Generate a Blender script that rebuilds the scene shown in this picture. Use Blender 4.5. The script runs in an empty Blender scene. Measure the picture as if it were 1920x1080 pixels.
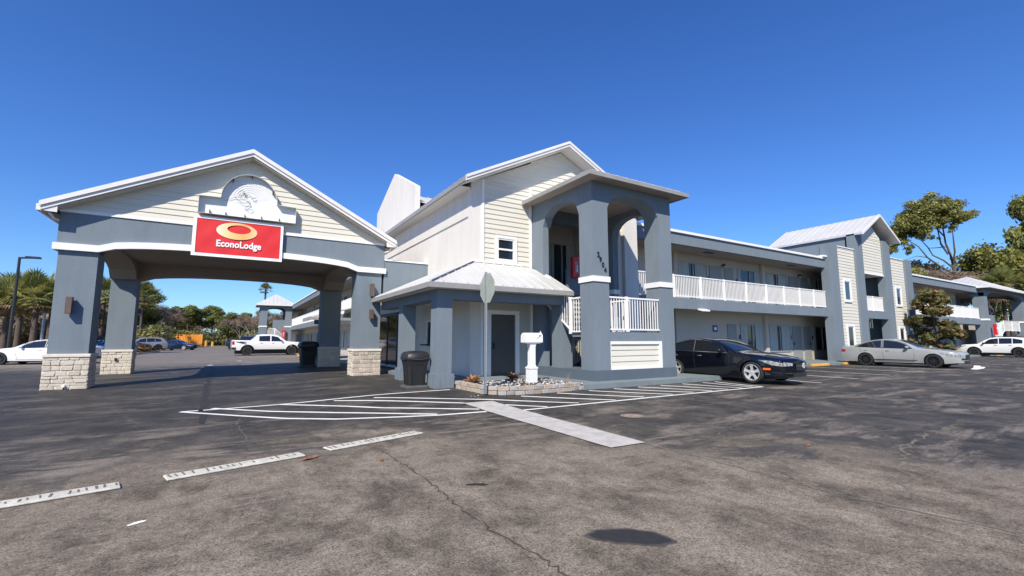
import bpy, bmesh, math, random
import numpy as np
from mathutils import Vector, Matrix
random.seed(7); RNG=np.random.default_rng(11)
R=math.radians
SC=bpy.context.scene; COL=SC.collection

# ------------------------------------------------------------------ camera, sky, sun, exposure
cd=bpy.data.cameras.new('camera'); cam=bpy.data.objects.new('camera',cd); COL.objects.link(cam)
cd.lens=16.0; cd.sensor_width=36.0; cd.clip_start=.05; cd.clip_end=3000
cam.location=(0,0,1.4); cam.rotation_euler=(R(96.52),0,R(58.8-90)); SC.camera=cam
w=bpy.data.worlds.new('World'); SC.world=w; w.use_nodes=True
nt=w.node_tree; nt.nodes.clear()
sky=nt.nodes.new('ShaderNodeTexSky'); sky.sky_type='NISHITA'; sky.sun_disc=False
sky.sun_elevation=R(43.7); sky.sun_rotation=R(-134.2)
sky.air_density=1.0; sky.dust_density=0.15; sky.ozone_density=4.0; sky.altitude=50
bg=nt.nodes.new('ShaderNodeBackground'); bg.inputs[1].default_value=0.11
wo=nt.nodes.new('ShaderNodeOutputWorld')
tint=nt.nodes.new('ShaderNodeMix'); tint.data_type='RGBA'; tint.blend_type='MULTIPLY'; tint.inputs[0].default_value=1.0; 
tcw=nt.nodes.new('ShaderNodeTexCoord'); sxw=nt.nodes.new('ShaderNodeSeparateXYZ'); rpw=nt.nodes.new('ShaderNodeValToRGB')
rpw.color_ramp.elements[0].position=0.0; rpw.color_ramp.elements[0].color=(.62,.84,1.08,1); rpw.color_ramp.elements[1].position=.75; rpw.color_ramp.elements[1].color=(.33,.63,1.15,1)
e_=rpw.color_ramp.elements.new(.25); e_.color=(.44,.72,1.13,1)
nt.links.new(tcw.outputs['Generated'],sxw.inputs[0]); nt.links.new(sxw.outputs[2],rpw.inputs[0]); nt.links.new(rpw.outputs[0],tint.inputs[7])
nt.links.new(sky.outputs[0],tint.inputs[6]); nt.links.new(tint.outputs[2],bg.inputs[0]); nt.links.new(bg.outputs[0],wo.inputs[0])
sl=bpy.data.lights.new('sun','SUN'); sl.energy=4.75; sl.angle=R(.53); sl.color=(1.0,.925,.79)
sun=bpy.data.objects.new('sun',sl); COL.objects.link(sun); sun.location=(-20,-20,30)
sun.rotation_euler=Vector((.73,.75,-1)).to_track_quat('-Z','Y').to_euler()
SC.view_settings.view_transform='Standard'; SC.view_settings.look='None'
SC.view_settings.exposure=0.45; SC.view_settings.gamma=1.0
SC.render.engine='CYCLES'

# ------------------------------------------------------------------ materials
MATS={}
def mat(name,col,rough=.8,metal=0,var=.12,vscale=3.0,bump=0.,bscale=60.,coat=0,spec=.5,col2=None,stretch=None,trans=0,island=0,emit=0):
    if name in MATS: return MATS[name]
    m=bpy.data.materials.new(name); m.use_nodes=True; n=m.node_tree.nodes; l=m.node_tree.links
    b=n['Principled BSDF']; b.inputs['Roughness'].default_value=rough; b.inputs['Metallic'].default_value=metal
    b.inputs['Specular IOR Level'].default_value=spec
    if coat: b.inputs['Coat Weight'].default_value=coat; b.inputs['Coat Roughness'].default_value=.04
    if trans: b.inputs['Transmission Weight'].default_value=trans
    tc=n.new('ShaderNodeTexCoord'); mp=n.new('ShaderNodeMapping'); l.new(tc.outputs['Object'],mp.inputs[0])
    if stretch: mp.inputs['Scale'].default_value=stretch
    ns=n.new('ShaderNodeTexNoise'); ns.inputs['Scale'].default_value=vscale; ns.inputs['Detail'].default_value=6; ns.inputs['Roughness'].default_value=.65
    l.new(mp.outputs[0],ns.inputs['Vector'])
    rp=n.new('ShaderNodeValToRGB'); rp.color_ramp.elements[0].position=.3; rp.color_ramp.elements[1].position=.7
    c2=col2 or tuple(min(1,c*(1+var)) for c in col); c1=tuple(c*(1-var) for c in col)
    rp.color_ramp.elements[0].color=(*c1,1); rp.color_ramp.elements[1].color=(*c2,1)
    l.new(ns.outputs[0],rp.inputs[0]); out=rp.outputs[0]
    if island:
        g=n.new('ShaderNodeNewGeometry'); hs=n.new('ShaderNodeHueSaturation'); mr=n.new('ShaderNodeMapRange')
        mr.inputs[3].default_value=1-island; mr.inputs[4].default_value=1+island
        l.new(g.outputs['Random Per Island'],mr.inputs[0]); l.new(mr.outputs[0],hs.inputs['Value']); l.new(out,hs.inputs['Color']); out=hs.outputs[0]
    l.new(out,b.inputs['Base Color'])
    if bump:
        n2=n.new('ShaderNodeTexNoise'); n2.inputs['Scale'].default_value=bscale; n2.inputs['Detail'].default_value=4; l.new(tc.outputs['Object'],n2.inputs['Vector'])
        bp=n.new('ShaderNodeBump'); bp.inputs['Strength'].default_value=bump; bp.inputs['Distance'].default_value=.01
        l.new(n2.outputs[0],bp.inputs['Height']); l.new(bp.outputs[0],b.inputs['Normal'])
    MATS[name]=m; return m
def objrand(m,amt=.18):
    # brightness differs from one copied piece to the next
    n=m.node_tree.nodes; l=m.node_tree.links; b=n['Principled BSDF']; src=b.inputs['Base Color'].links[0].from_socket
    oi=n.new('ShaderNodeObjectInfo'); mr=n.new('ShaderNodeMapRange'); mr.inputs[3].default_value=1-amt; mr.inputs[4].default_value=1+amt
    hs=n.new('ShaderNodeHueSaturation'); l.new(oi.outputs['Random'],mr.inputs[0]); l.new(mr.outputs[0],hs.inputs['Value']); l.new(src,hs.inputs['Color']); l.new(hs.outputs[0],b.inputs['Base Color'])
    return m
def weathered(m,dirt,amt=.45,top=.75):
    n=m.node_tree.nodes; l=m.node_tree.links; b=n['Principled BSDF']; src=b.inputs['Base Color'].links[0].from_socket
    g=n.new('ShaderNodeNewGeometry'); sp=n.new('ShaderNodeSeparateXYZ'); l.new(g.outputs['Position'],sp.inputs[0])
    r=n.new('ShaderNodeMapRange'); r.inputs[1].default_value=top; r.inputs[2].default_value=.05; l.new(sp.outputs[2],r.inputs[0])
    mp=n.new('ShaderNodeMapping'); mp.inputs['Scale'].default_value=(5,5,.7); l.new(g.outputs['Position'],mp.inputs[0])
    t=n.new('ShaderNodeTexNoise'); t.inputs['Scale'].default_value=1.4; t.inputs['Detail'].default_value=8; t.inputs['Roughness'].default_value=.7; l.new(mp.outputs[0],t.inputs['Vector'])
    r2=n.new('ShaderNodeMapRange'); r2.inputs[1].default_value=.42; r2.inputs[2].default_value=.7; l.new(t.outputs[0],r2.inputs[0])
    a=n.new('ShaderNodeMath'); a.operation='MULTIPLY_ADD'; l.new(r.outputs[0],a.inputs[0]); a.inputs[1].default_value=.8; a.inputs[2].default_value=.22
    k=n.new('ShaderNodeMath'); k.operation='MULTIPLY'; l.new(a.outputs[0],k.inputs[0]); l.new(r2.outputs[0],k.inputs[1])
    k2=n.new('ShaderNodeMath'); k2.operation='MULTIPLY'; l.new(k.outputs[0],k2.inputs[0]); k2.inputs[1].default_value=amt
    mx=n.new('ShaderNodeMix'); mx.data_type='RGBA'; l.new(k2.outputs[0],mx.inputs[0]); l.new(src,mx.inputs[6]); mx.inputs[7].default_value=(*dirt,1); l.new(mx.outputs[2],b.inputs['Base Color']); return m
GREY=weathered(mat('blue_grey_stucco',(.166,.203,.238),.9,var=.08,vscale=1.6,stretch=(1,1,.35),bump=1.0,bscale=34),(.075,.08,.08))
DGREY=mat('dark_grey_stucco',(.085,.112,.14),.85,var=.1,vscale=1.2,bump=.4,bscale=90)
CREAM=mat('cream_stucco',(.66,.63,.585),.9,var=.06,vscale=1.6,stretch=(1,1,.3),bump=.4,bscale=90)
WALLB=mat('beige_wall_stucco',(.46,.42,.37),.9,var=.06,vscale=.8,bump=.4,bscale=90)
weathered(CREAM,(.36,.33,.28),.4,.5)
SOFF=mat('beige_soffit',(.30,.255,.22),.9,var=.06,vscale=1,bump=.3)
SIDE=mat('cream_siding',(.63,.60,.52),.75,var=.05,vscale=1.5,stretch=(.3,.3,3))
TRIM=mat('white_trim',(.78,.77,.75),.6,var=.04,vscale=2)
FASC=mat('pale_fascia',(.70,.68,.655),.5,var=.05,vscale=2)
GUTT=mat('grey_gutter',(.29,.285,.275),.5,var=.1,vscale=2)
ROOF=mat('white_metal_roof',(.57,.565,.55),.45,metal=.15,var=.08,vscale=.7)
RAIL=mat('white_railing',(.80,.79,.77),.5,var=.03)
DARK=mat('dark_interior',(.02,.02,.024),.9)
GLASS=mat('dark_window_glass',(.015,.02,.028),.06,spec=.8,var=.05)
GLASSB=mat('window_glass_blue',(.03,.05,.085),.05,spec=.9,var=.05)
CURT=mat('pale_curtain',(.36,.39,.375),.9,var=.22,vscale=9,stretch=(1,1,.02))
DOORG=mat('grey_door',(.25,.265,.265),.6,var=.05)
DOORD=mat('dark_brown_door',(.075,.07,.066),.5,var=.1)
FRAME=mat('window_frame_grey',(.33,.34,.34),.5)
BLACKM=mat('black_metal',(.02,.02,.02),.5)
STEEL=mat('galvanised_steel',(.42,.44,.46),.45,metal=.6,var=.1)
BRNZ=mat('bronze_lamp',(.15,.105,.085),.45,metal=.3)
STONE=objrand(mat('cream_stone',(.60,.52,.415),.9,var=.25,vscale=7,bump=1.0,bscale=26,col2=(.74,.67,.56)),.08)
STONE2=objrand(mat('tan_stone',(.46,.38,.30),.9,var=.35,vscale=6,bump=1.0,bscale=30,col2=(.66,.58,.49)),.16)
MORT=mat('pale_mortar',(.60,.54,.45),.95,bump=.6)
CONC=mat('concrete',(.33,.31,.29),.9,var=.12,vscale=4,bump=.4,bscale=80)
SLABC=mat('painted_slab',(.17,.205,.215),.85,var=.12,vscale=2,bump=.3)
YEL=mat('yellow_paint',(.62,.33,.06),.7,var=.15,vscale=6)
BLUEP=mat('blue_paint',(.05,.2,.45),.7,var=.15,vscale=6)
RED=mat('red_banner',(.68,.022,.026),.55,var=.06,vscale=2)
REDP=mat('red_enamel',(.6,.02,.025),.35,var=.05)
WHITEP=mat('white_letter',(.85,.85,.85),.6,var=.02)
BLKPL=mat('black_plastic',(.02,.02,.021),.42,var=.2,bump=.2,bscale=200)
TYRE=mat('tyre_rubber',(.018,.018,.018),.85,bump=.2)
CHROME=mat('chrome',(.75,.75,.76),.15,metal=1,var=.02)
ALLOY=mat('silver_alloy',(.62,.62,.63),.35,metal=.45,var=.03)
ALLOYD=mat('dark_alloy',(.06,.06,.063),.3,metal=.7,var=.05)
CARGL=mat('car_glass',(.012,.015,.02),.03,spec=.9,var=.02)
HEADL=mat('headlamp',(.13,.135,.14),.06,spec=.9,var=.8,vscale=14,col2=(.5,.5,.5))
TAILR=mat('tail_lamp_red',(.35,.01,.01),.15)
AMBER=mat('amber_reflector',(.75,.13,.02),.25)
BARK=mat('grey_bark',(.09,.07,.055),.95,var=.3,vscale=6,bump=1)
BARKL=mat('pale_bark',(.27,.225,.19),.95,var=.25,vscale=5,bump=1)
def leafm(name,c1,c2,isl=.35):
    m=mat(name,c1,.6,var=.3,vscale=.45,col2=c2,island=isl,spec=.3)
    n=m.node_tree.nodes; l=m.node_tree.links; b=n['Principled BSDF']; src=b.inputs['Base Color'].links[0].from_socket
    t=n.new('ShaderNodeBsdfTranslucent'); mx=n.new('ShaderNodeMixShader'); mx.inputs[0].default_value=.4
    l.new(src,t.inputs[0]); l.new(b.outputs[0],mx.inputs[1]); l.new(t.outputs[0],mx.inputs[2]); l.new(mx.outputs[0],n['Material Output'].inputs[0]); return m
LEAF1=leafm('green_foliage',(.13,.155,.04),(.34,.345,.10)); LEAF2=leafm('dark_foliage',(.10,.125,.042),(.28,.295,.10))
LEAF3=leafm('olive_foliage',(.17,.18,.05),(.33,.315,.09)); LEAFB=leafm('brown_bare_twigs',(.26,.19,.14),(.46,.35,.26))
LEAFP=leafm('palm_green',(.13,.16,.045),(.40,.39,.12)); LEAFD=leafm('dry_frond',(.20,.13,.06),(.32,.22,.11)); LEAFM=leafm('magnolia_leaf',(.07,.085,.025),(.22,.21,.08)); LEAFMB=leafm('magnolia_underside',(.20,.11,.05),(.32,.19,.09))
LEAFS=leafm('spreading_tree_leaf',(.22,.24,.07),(.46,.45,.15)); AGAVE=leafm('dried_agave',(.42,.21,.10),(.62,.38,.2))

def asphalt():
    m=bpy.data.materials.new('asphalt'); m.use_nodes=True; n=m.node_tree.nodes; l=m.node_tree.links; b=n['Principled BSDF']
    g=n.new('ShaderNodeNewGeometry'); P=g.outputs['Position']
    def noise(s,d=5,r=.6,dist=0,vec=P,stretch=None):
        if stretch:
            mp=n.new('ShaderNodeMapping'); mp.inputs['Scale'].default_value=stretch; mp.inputs['Rotation'].default_value=(0,0,R(25)); l.new(vec,mp.inputs[0]); vec=mp.outputs[0]
        t=n.new('ShaderNodeTexNoise'); t.inputs['Scale'].default_value=s; t.inputs['Detail'].default_value=d; t.inputs['Roughness'].default_value=r; t.inputs['Distortion'].default_value=dist; l.new(vec,t.inputs['Vector']); return t.outputs[0]
    def math_(op,a,b_=0,c=None,clamp=False):
        t=n.new('ShaderNodeMath'); t.operation=op; t.use_clamp=clamp
        for i,v in enumerate((a,b_,c)):
            if v is None: continue
            if isinstance(v,(int,float)): t.inputs[i].default_value=v
            else: l.new(v,t.inputs[i])
        return t.outputs[0]
    def mr(v,a,b_,c=0,d=1,sm=True):
        t=n.new('ShaderNodeMapRange'); t.interpolation_type='SMOOTHSTEP' if sm else 'LINEAR'; l.new(v,t.inputs[0])
        for i,q in enumerate((a,b_,c,d)): t.inputs[i+1].default_value=q
        return t.outputs[0]
    def mix(f,a,b_,bt='MIX'):
        t=n.new('ShaderNodeMix'); t.data_type='RGBA'; t.blend_type=bt
        if isinstance(f,(int,float)): t.inputs[0].default_value=f
        else: l.new(f,t.inputs[0])
        for i,v in ((6,a),(7,b_)):
            if isinstance(v,tuple): t.inputs[i].default_value=(*v,1)
            else: l.new(v,t.inputs[i])
        return t.outputs[2]
    sep=n.new('ShaderNodeSeparateXYZ'); l.new(P,sep.inputs[0]); X,Y=sep.outputs[0],sep.outputs[1]
    big=noise(.42,9,.66,.35); mid=noise(1.7,12,.78,.2,stretch=(1,.7,1)); streak=noise(.9,12,.78,.4,stretch=(.45,1.5,1))
    # worn, dusty surface near the road; black sealer nearer the building
    d1=math_('ADD',Y,math_('MULTIPLY',math_('MAXIMUM',math_('SUBTRACT',X,3.4),0.0),1.25)); d1=math_('ADD',d1,math_('MULTIPLY',math_('MAXIMUM',math_('SUBTRACT',-1.2,X),0.0),.6)); d1=math_('ADD',d1,math_('MULTIPLY',math_('SUBTRACT',big,.5),13)); d1=math_('ADD',d1,math_('MULTIPLY',math_('SUBTRACT',mid,.5),9)); d1=math_('ADD',d1,math_('MULTIPLY',math_('SUBTRACT',streak,.5),8))
    seal=mr(d1,5.9,7.4)
    far=math_('MULTIPLY',mr(Y,27,36,0,1),mr(math_('ADD',mid,streak),.7,1.1,.45,1))
    dust=math_('MULTIPLY',mr(streak,.48,.60),mr(math_('MULTIPLY',big,1.0),.40,.55))
    nb=math_('MULTIPLY',mr(Y,7.5,10.5),mr(Y,26,30,1,0)); dust=math_('MULTIPLY',dust,math_('SUBTRACT',1.0,math_('MULTIPLY',nb,.6)))
    sp=noise(20,5,.85); sp2=noise(62,4,.9)
    speck=mr(math_('ADD',math_('MULTIPLY',sp,.35),math_('MULTIPLY',sp2,.75)),.44,.62,.30,1.8,False)
    worn=mix(mr(mid,.32,.7),(.072,.060,.047),(.262,.220,.172))
    black=mix(mr(mid,.35,.7),(.027,.0255,.024),mix(nb,(.100,.088,.073),(.060,.056,.051)))
    c=mix(seal,worn,black); c=mix(math_('MULTIPLY',dust,.8),c,(.22,.186,.148))
    c=mix(math_('MULTIPLY',far,.85),c,(.19,.165,.138))
    cs=n.new('ShaderNodeHueSaturation'); l.new(c,cs.inputs['Color'])
    val=mix(seal,(1,1,1),(.9,.9,.9))
    sw=math_('SUBTRACT',1.0,math_('MULTIPLY',seal,.4)); v=math_('ADD',math_('MULTIPLY',math_('SUBTRACT',speck,1.0),sw),1.0); l.new(v,cs.inputs['Value'])
    # thin hairline cracks, slightly paler than the surface
    vo=n.new('ShaderNodeTexVoronoi'); vo.feature='DISTANCE_TO_EDGE'; vo.inputs['Scale'].default_value=.33
    wv=n.new('ShaderNodeTexNoise'); wv.inputs['Scale'].default_value=1.1; wv.inputs['Detail'].default_value=6; l.new(P,wv.inputs['Vector'])
    vm=n.new('ShaderNodeVectorMath'); vm.operation='MULTIPLY_ADD'; l.new(wv.outputs['Color'],vm.inputs[0]); vm.inputs[1].default_value=(1.3,1.3,0); l.new(P,vm.inputs[2]); l.new(vm.outputs[0],vo.inputs['Vector'])
    cr=mr(vo.outputs['Distance'],.002,.010,1,0,False); cr=math_('MULTIPLY',cr,mr(noise(.5,3),.48,.6)); cr=math_('MULTIPLY',cr,.55)
    c=mix(cr,cs.outputs[0],(.15,.135,.115))
    l.new(c,b.inputs['Base Color'])
    l.new(mr(seal,0,1,.93,.62),b.inputs['Roughness']); b.inputs['Specular IOR Level'].default_value=.18
    bp=n.new('ShaderNodeBump'); bp.inputs['Distance'].default_value=.012; l.new(mr(seal,0,1,.75,.35),bp.inputs['Strength'])
    hgt=math_('ADD',math_('MULTIPLY',sp2,.8),math_('MULTIPLY',sp,.9)); l.new(hgt,bp.inputs['Height']); l.new(bp.outputs[0],b.inputs['Normal'])
    return m
ASPH=asphalt()
def worn_paint():
    m=mat('worn_white_paint',(.74,.73,.70),.75,var=.1,vscale=3,bump=.5,bscale=150)
    n=m.node_tree.nodes; l=m.node_tree.links; b=n['Principled BSDF']; src=b.inputs['Base Color'].links[0].from_socket
    t=n.new('ShaderNodeTexNoise'); t.inputs['Scale'].default_value=14; t.inputs['Detail'].default_value=9; t.inputs['Roughness'].default_value=.8
    g=n.new('ShaderNodeNewGeometry'); l.new(g.outputs['Position'],t.inputs['Vector'])
    r=n.new('ShaderNodeMapRange'); r.inputs[1].default_value=.64; r.inputs[2].default_value=.76; l.new(t.outputs[0],r.inputs[0])
    mx=n.new('ShaderNodeMix'); mx.data_type='RGBA'; l.new(r.outputs[0],mx.inputs[0]); l.new(src,mx.inputs[6]); mx.inputs[7].default_value=(.09,.085,.08,1); l.new(mx.outputs[2],b.inputs['Base Color']); return m
PAINT=worn_paint()

# ------------------------------------------------------------------ mesh helpers
class MB:
    def __init__(s): s.v=[]; s.f=[]; s.m=[]
    def add(s,vs,fs,mi=0):
        o=len(s.v); s.v+= [tuple(v) for v in vs]; s.f+=[tuple(i+o for i in f) for f in fs]; s.m+=[mi]*len(fs); return s
    def box(s,x0,x1,y0,y1,z0,z1,mi=0):
        return s.add([(x0,y0,z0),(x1,y0,z0),(x1,y1,z0),(x0,y1,z0),(x0,y0,z1),(x1,y0,z1),(x1,y1,z1),(x0,y1,z1)],
            [(0,3,2,1),(4,5,6,7),(0,1,5,4),(1,2,6,5),(2,3,7,6),(3,0,4,7)],mi)
    def prism(s,poly,ax,a,b,mi=0):
        # polygon given in the two other axes, extruded along ax from a to b
        def P(u,v,t): return (t,u,v) if ax=='x' else ((u,t,v) if ax=='y' else (u,v,t))
        n=len(poly); vs=[P(u,v,a) for u,v in poly]+[P(u,v,b) for u,v in poly]
        return s.add(vs,[tuple(range(n))[::-1],tuple(range(n,2*n))]+[(i,(i+1)%n,n+(i+1)%n,n+i) for i in range(n)],mi)
    def bar(s,p,q,w,h=None,mi=0,up=(0,0,1)):
        h=h or w; p=Vector(p); q=Vector(q); d=(q-p).normalized(); u=Vector(up)
        if abs(d.dot(u))>.98: u=Vector((1,0,0))
        a=d.cross(u).normalized()*w/2; b=a.cross(d).normalized()*h/2
        vs=[p-a-b,p+a-b,p+a+b,p-a+b,q-a-b,q+a-b,q+a+b,q-a+b]
        return s.add(vs,[(0,3,2,1),(4,5,6,7),(0,1,5,4),(1,2,6,5),(2,3,7,6),(3,0,4,7)],mi)
    def tube(s,pts,rad,n=8,mi=0,cap=True):
        pts=[Vector(p) for p in pts]; rings=[]
        if not hasattr(rad,'__len__'): rad=[rad]*len(pts)
        o=len(s.v)
        for i,p in enumerate(pts):
            d=(pts[min(i+1,len(pts)-1)]-pts[max(i-1,0)]).normalized(); u=Vector((0,0,1)) if abs(d.z)<.95 else Vector((1,0,0))
            a=d.cross(u).normalized(); b=a.cross(d)
            for k in range(n):
                t=2*math.pi*k/n; s.v.append(tuple(p+(a*math.cos(t)+b*math.sin(t))*rad[i]))
        for i in range(len(pts)-1):
            for k in range(n): s.f.append((o+i*n+k,o+i*n+(k+1)%n,o+(i+1)*n+(k+1)%n,o+(i+1)*n+k)); s.m.append(mi)
        if cap: s.f.append(tuple(o+k for k in range(n))[::-1]); s.f.append(tuple(o+(len(pts)-1)*n+k for k in range(n))); s.m+=[mi,mi]
        return s
    def lathe(s,prof,n=24,ax='z',c=(0,0,0),mi=0):
        o=len(s.v); m=len(prof)
        for k in range(n):
            t=2*math.pi*k/n
            for r,h in prof:
                a,b=r*math.cos(t),r*math.sin(t)
                p=(a,b,h) if ax=='z' else ((h,a,b) if ax=='x' else (a,h,b)); s.v.append((p[0]+c[0],p[1]+c[1],p[2]+c[2]))
        for k in range(n):
            for j in range(m-1): s.f.append((o+k*m+j,o+((k+1)%n)*m+j,o+((k+1)%n)*m+j+1,o+k*m+j+1)); s.m.append(mi)
        return s
def link(name,data,parent=None,loc=(0,0,0)):
    o=bpy.data.objects.new(name,data); COL.objects.link(o); o.location=loc
    if parent: o.parent=parent
    return o
def mesh(name,mb,mats,smooth=False,bevel=0):
    me=bpy.data.meshes.new(name); me.from_pydata(mb.v,[],mb.f)
    if not isinstance(mats,(list,tuple)): mats=[mats]
    for m in mats: me.materials.append(m)
    if len(mats)>1: me.polygons.foreach_set('material_index',mb.m)
    bm=bmesh.new(); bm.from_mesh(me)
    if bevel: bmesh.ops.bevel(bm,geom=bm.edges[:],offset=bevel,segments=1,affect='EDGES',profile=.5)
    bmesh.ops.recalc_face_normals(bm,faces=bm.faces[:]); bm.to_mesh(me); bm.free()
    if smooth:
        me.polygons.foreach_set('use_smooth',[True]*len(me.polygons))
        try: me.set_sharp_from_angle(angle=R(smooth if smooth is not True else 35))
        except Exception: pass
    me.update(); return me
ORG={}
def wloc(p):
    v=Vector((0,0,0))
    while p: v+=p.location; p=p.parent
    return v
def part(name,mb,m,parent,smooth=False,bevel=0,label=None,stuff=False,world=True):
    """mesh part; vertices in world coordinates unless world=False"""
    if world and parent:
        L=wloc(parent); mb.v=[(a-L.x,b-L.y,c-L.z) for a,b,c in mb.v]
    o=link(name,mesh(name,mb,m,smooth,bevel),parent)
    if label: o['label']=label
    if stuff: o['kind']='stuff'
    return o
def tag(o,label,cat,group=None):
    o['label']=label; o['category']=cat
    if group: o['group']=group
    return o
def thing(name,loc,label,cat,group=None,rz=0):
    o=bpy.data.objects.new(name,None); COL.objects.link(o); o.location=loc; o.rotation_euler=(0,0,rz); o.empty_display_size=.3
    return tag(o,label,cat,group)
def struct(name,mb,m,smooth=False):
    o=link(name,mesh(name,mb,m,smooth)); o['kind']='structure'; return o
def copytree(o,parent=None):
    c=o.copy(); COL.objects.link(c); c.parent=parent
    for ch in list(o.children): copytree(ch,c)
    return c

# ------------------------------------------------------------------ ground
def S(t):
    t=max(0,min(1,t)); return t*t*(3-2*t)
def gh(x,y): return .07*S((x-0.5)/3)*S((y-8)/3.5)*S((24-x)/8)*S((34-y)/8)
def grid(xs,ys,f,skip=None):
    mb=MB(); nx=len(xs)
    mb.v=[(x,y,f(x,y)) for y in ys for x in xs]
    for j in range(len(ys)-1):
        for i in range(nx-1):
            mb.f.append((j*nx+i,j*nx+i+1,(j+1)*nx+i+1,(j+1)*nx+i)); mb.m.append(0)
    return mb
SOIL=mat('grass_and_soil',(.10,.085,.04),.95,var=.35,vscale=.25,bump=.8,bscale=8,col2=(.14,.13,.05))
struct('ground',MB().add([(-1500,-1500,-.06),(1500,-1500,-.06),(1500,1500,-.06),(-1500,1500,-.06)],[(0,1,2,3)]),SOIL)
xs=[-45,-30,-20,-10,-5]+list(np.arange(-4,31,.5))+[40,60,80,110]
ys=[-40,-20,-8,0,3,6]+list(np.arange(7.5,36,.5))+[45,60,90,130,175]
lot=struct('parking_lot',grid([float(a) for a in xs],[float(a) for a in ys],gh),ASPH,True)

def ribbon(name,pts,wd,m,dz=.004,seg=.4,jit=0,kind='structure',taper=False):
    P=[Vector((p[0],p[1],0)) for p in pts]; Q=[P[0]]
    for a,b in zip(P,P[1:]):
        k=max(1,int((b-a).length/seg))
        for i in range(1,k+1):
            q=a.lerp(b,i/k); 
            if jit and i<k: q=q+Vector((random.gauss(0,jit),random.gauss(0,jit),0))
            Q.append(q)
    mb=MB()
    for i,q in enumerate(Q):
        d=(Q[min(i+1,len(Q)-1)]-Q[max(i-1,0)]).normalized(); nn=Vector((-d.y,d.x,0)); ww=wd/2*(random.uniform(.4,1.3) if jit else 1)
        if not jit: ww+=random.gauss(0,.004)
        for s_ in (-1,1):
            p=q+nn*ww*s_; mb.v.append((p.x,p.y,gh(p.x,p.y)+dz))
        if i: o=2*i; mb.f.append((o-2,o-1,o+1,o)); mb.m.append(0)
    o=link(name,mesh(name,mb,m)); o['kind']=kind; return o
HL=[[(-0.82,11.16),(0.88,11.28),(5.04,11.56)],
 [(-0.82,11.16),(0.13,10.06),(0.89,9.23),(1.64,8.7),(2.45,8.42),(3.32,8.18),(4.32,8.1)],
 [(-0.31,11.39),(.7,10.3),(1.75,9.42),(3.36,8.28)],[(0.94,11.25),(2.64,9.51),(4.33,8.43)],[(2.0,11.07),(4.42,9.25)],[(5.08,8.67),(5.72,8.0)],
 [(2.86,10.95),(4.31,9.99),(5.18,9.44),(6.65,8.1)],[(4.98,7.86),(9.35,7.97),(13.64,8.0)],[(13.61,9.58),(13.64,8.0)],
 [(6.08,9.6),(7.71,8.05)],[(7.21,9.66),(8.7,8.1)],[(8.28,9.66),(9.76,8.1)],[(9.2,9.66),(10.6,8.12)],[(10.15,9.66),(11.4,8.12)],[(11.1,9.66),(12.1,8.1)],[(12.05,9.62),(12.8,8.1)],[(13.0,9.58),(13.3,8.1)]]
for i,p in enumerate(HL): ribbon('hatched_marking',p,.105,PAINT,dz=.004+.0004*i)
PL=[[(29.01,13.04),(28.95,7.87)],[(25.83,12.84),(25.75,7.87)],[(22.5,12.8),(22.5,7.95)],[(19.3,12.8),(19.45,7.85)],[(16.5,12.0),(16.57,7.73)],
 [(35.3,12.9),(35.3,8.0)],[(38.4,12.9),(38.3,8.0)],[(41.6,12.9),(41.5,8.2)],[(44.8,12.9),(44.8,8.2)],[(48,12.9),(48,8.2)],[(51.2,12.9),(51.2,8.2)],[(57.5,12.9),(57.5,8.2)],
 [(-3.22,36.23),(-2.01,36.51)],[(-7.72,52.82),(-0.28,54.36)],[(5.2,30),(.4,30.4)],[(5.2,33.2),(.5,33.6)],[(5.2,42.8),(.3,43.0)],[(5.2,52),(.3,52)]]
for p in PL: ribbon('parking_line',p,.10,PAINT)
for q_ in ((-1.08,30.63),(.35,35.8)): ribbon('white_marker',[(q_[0]-.12,q_[1]),(q_[0]+.12,q_[1])],.5,PAINT,dz=.008)
ribbon('pale_drain_strip',[(-1.4,28.75),(1.12,29.85),(4.1,31.3)],.3,CONC,dz=.003)
# concrete path: slab sheet with its own worn top
PATHC=mat('pale_concrete_path',(.45,.425,.39),.9,var=.2,vscale=5,bump=.4,bscale=120)
pm=MB(); pp=[(4.26,4.56),(4.88,4.54),(5.06,8.68),(5.1,9.27),(4.38,9.22),(4.35,8.4)]
ys_=np.linspace(0,1,14)
for t in ys_:
    y=4.56+t*(9.25-4.56); xl=4.26+(4.36-4.26)*t; xr=4.88+(5.08-4.88)*t
    xl+=random.uniform(-.012,.012); xr+=random.uniform(-.012,.012); pm.v+=[(xl,y,gh(xl,y)+.013),(xr,y-.02,gh(xr,y)+.013)]
for i in range(13): pm.f.append((2*i,2*i+1,2*i+3,2*i+2)); pm.m.append(0)
struct('concrete_path',pm,PATHC)
for pts in ([(4.5,8.2),(4.62,7.4),(4.8,7.2)],[(4.55,7.15),(4.9,7.0)],[(4.45,6.5),(4.75,6.45)],[(4.6,8.75),(4.95,8.7)],[(4.5,5.9),(4.7,5.86)]):
    ribbon('paint_drip',pts,.025,PAINT,dz=.018,jit=.02,seg=.12)
TAR=mat('tar',(.022,.021,.021),.7,var=.2)
CRK=mat('crack_fill',(.055,.048,.042),.9,var=.3,vscale=9); CRKL=mat('pale_crack',(.15,.13,.10),.95,var=.3,vscale=9)
ribbon('pavement_crack',[(1.68,5.99),(1.72,5.2),(1.74,4.53),(1.70,3.48),(1.74,2.84),(1.80,2.2),(1.85,1.2)],.015,CRK,seg=.05,jit=.014)
ribbon('pavement_crack',[(4.84,4.53),(4.86,3.6),(4.84,3.08),(4.78,2.05),(5.0,1.06)],.03,CRKL,seg=.09,jit=.02)
ribbon('pavement_crack',[(-0.83,27.6),(-.62,16),(-0.39,9.4)],.14,TAR,seg=.4,jit=.03)
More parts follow.
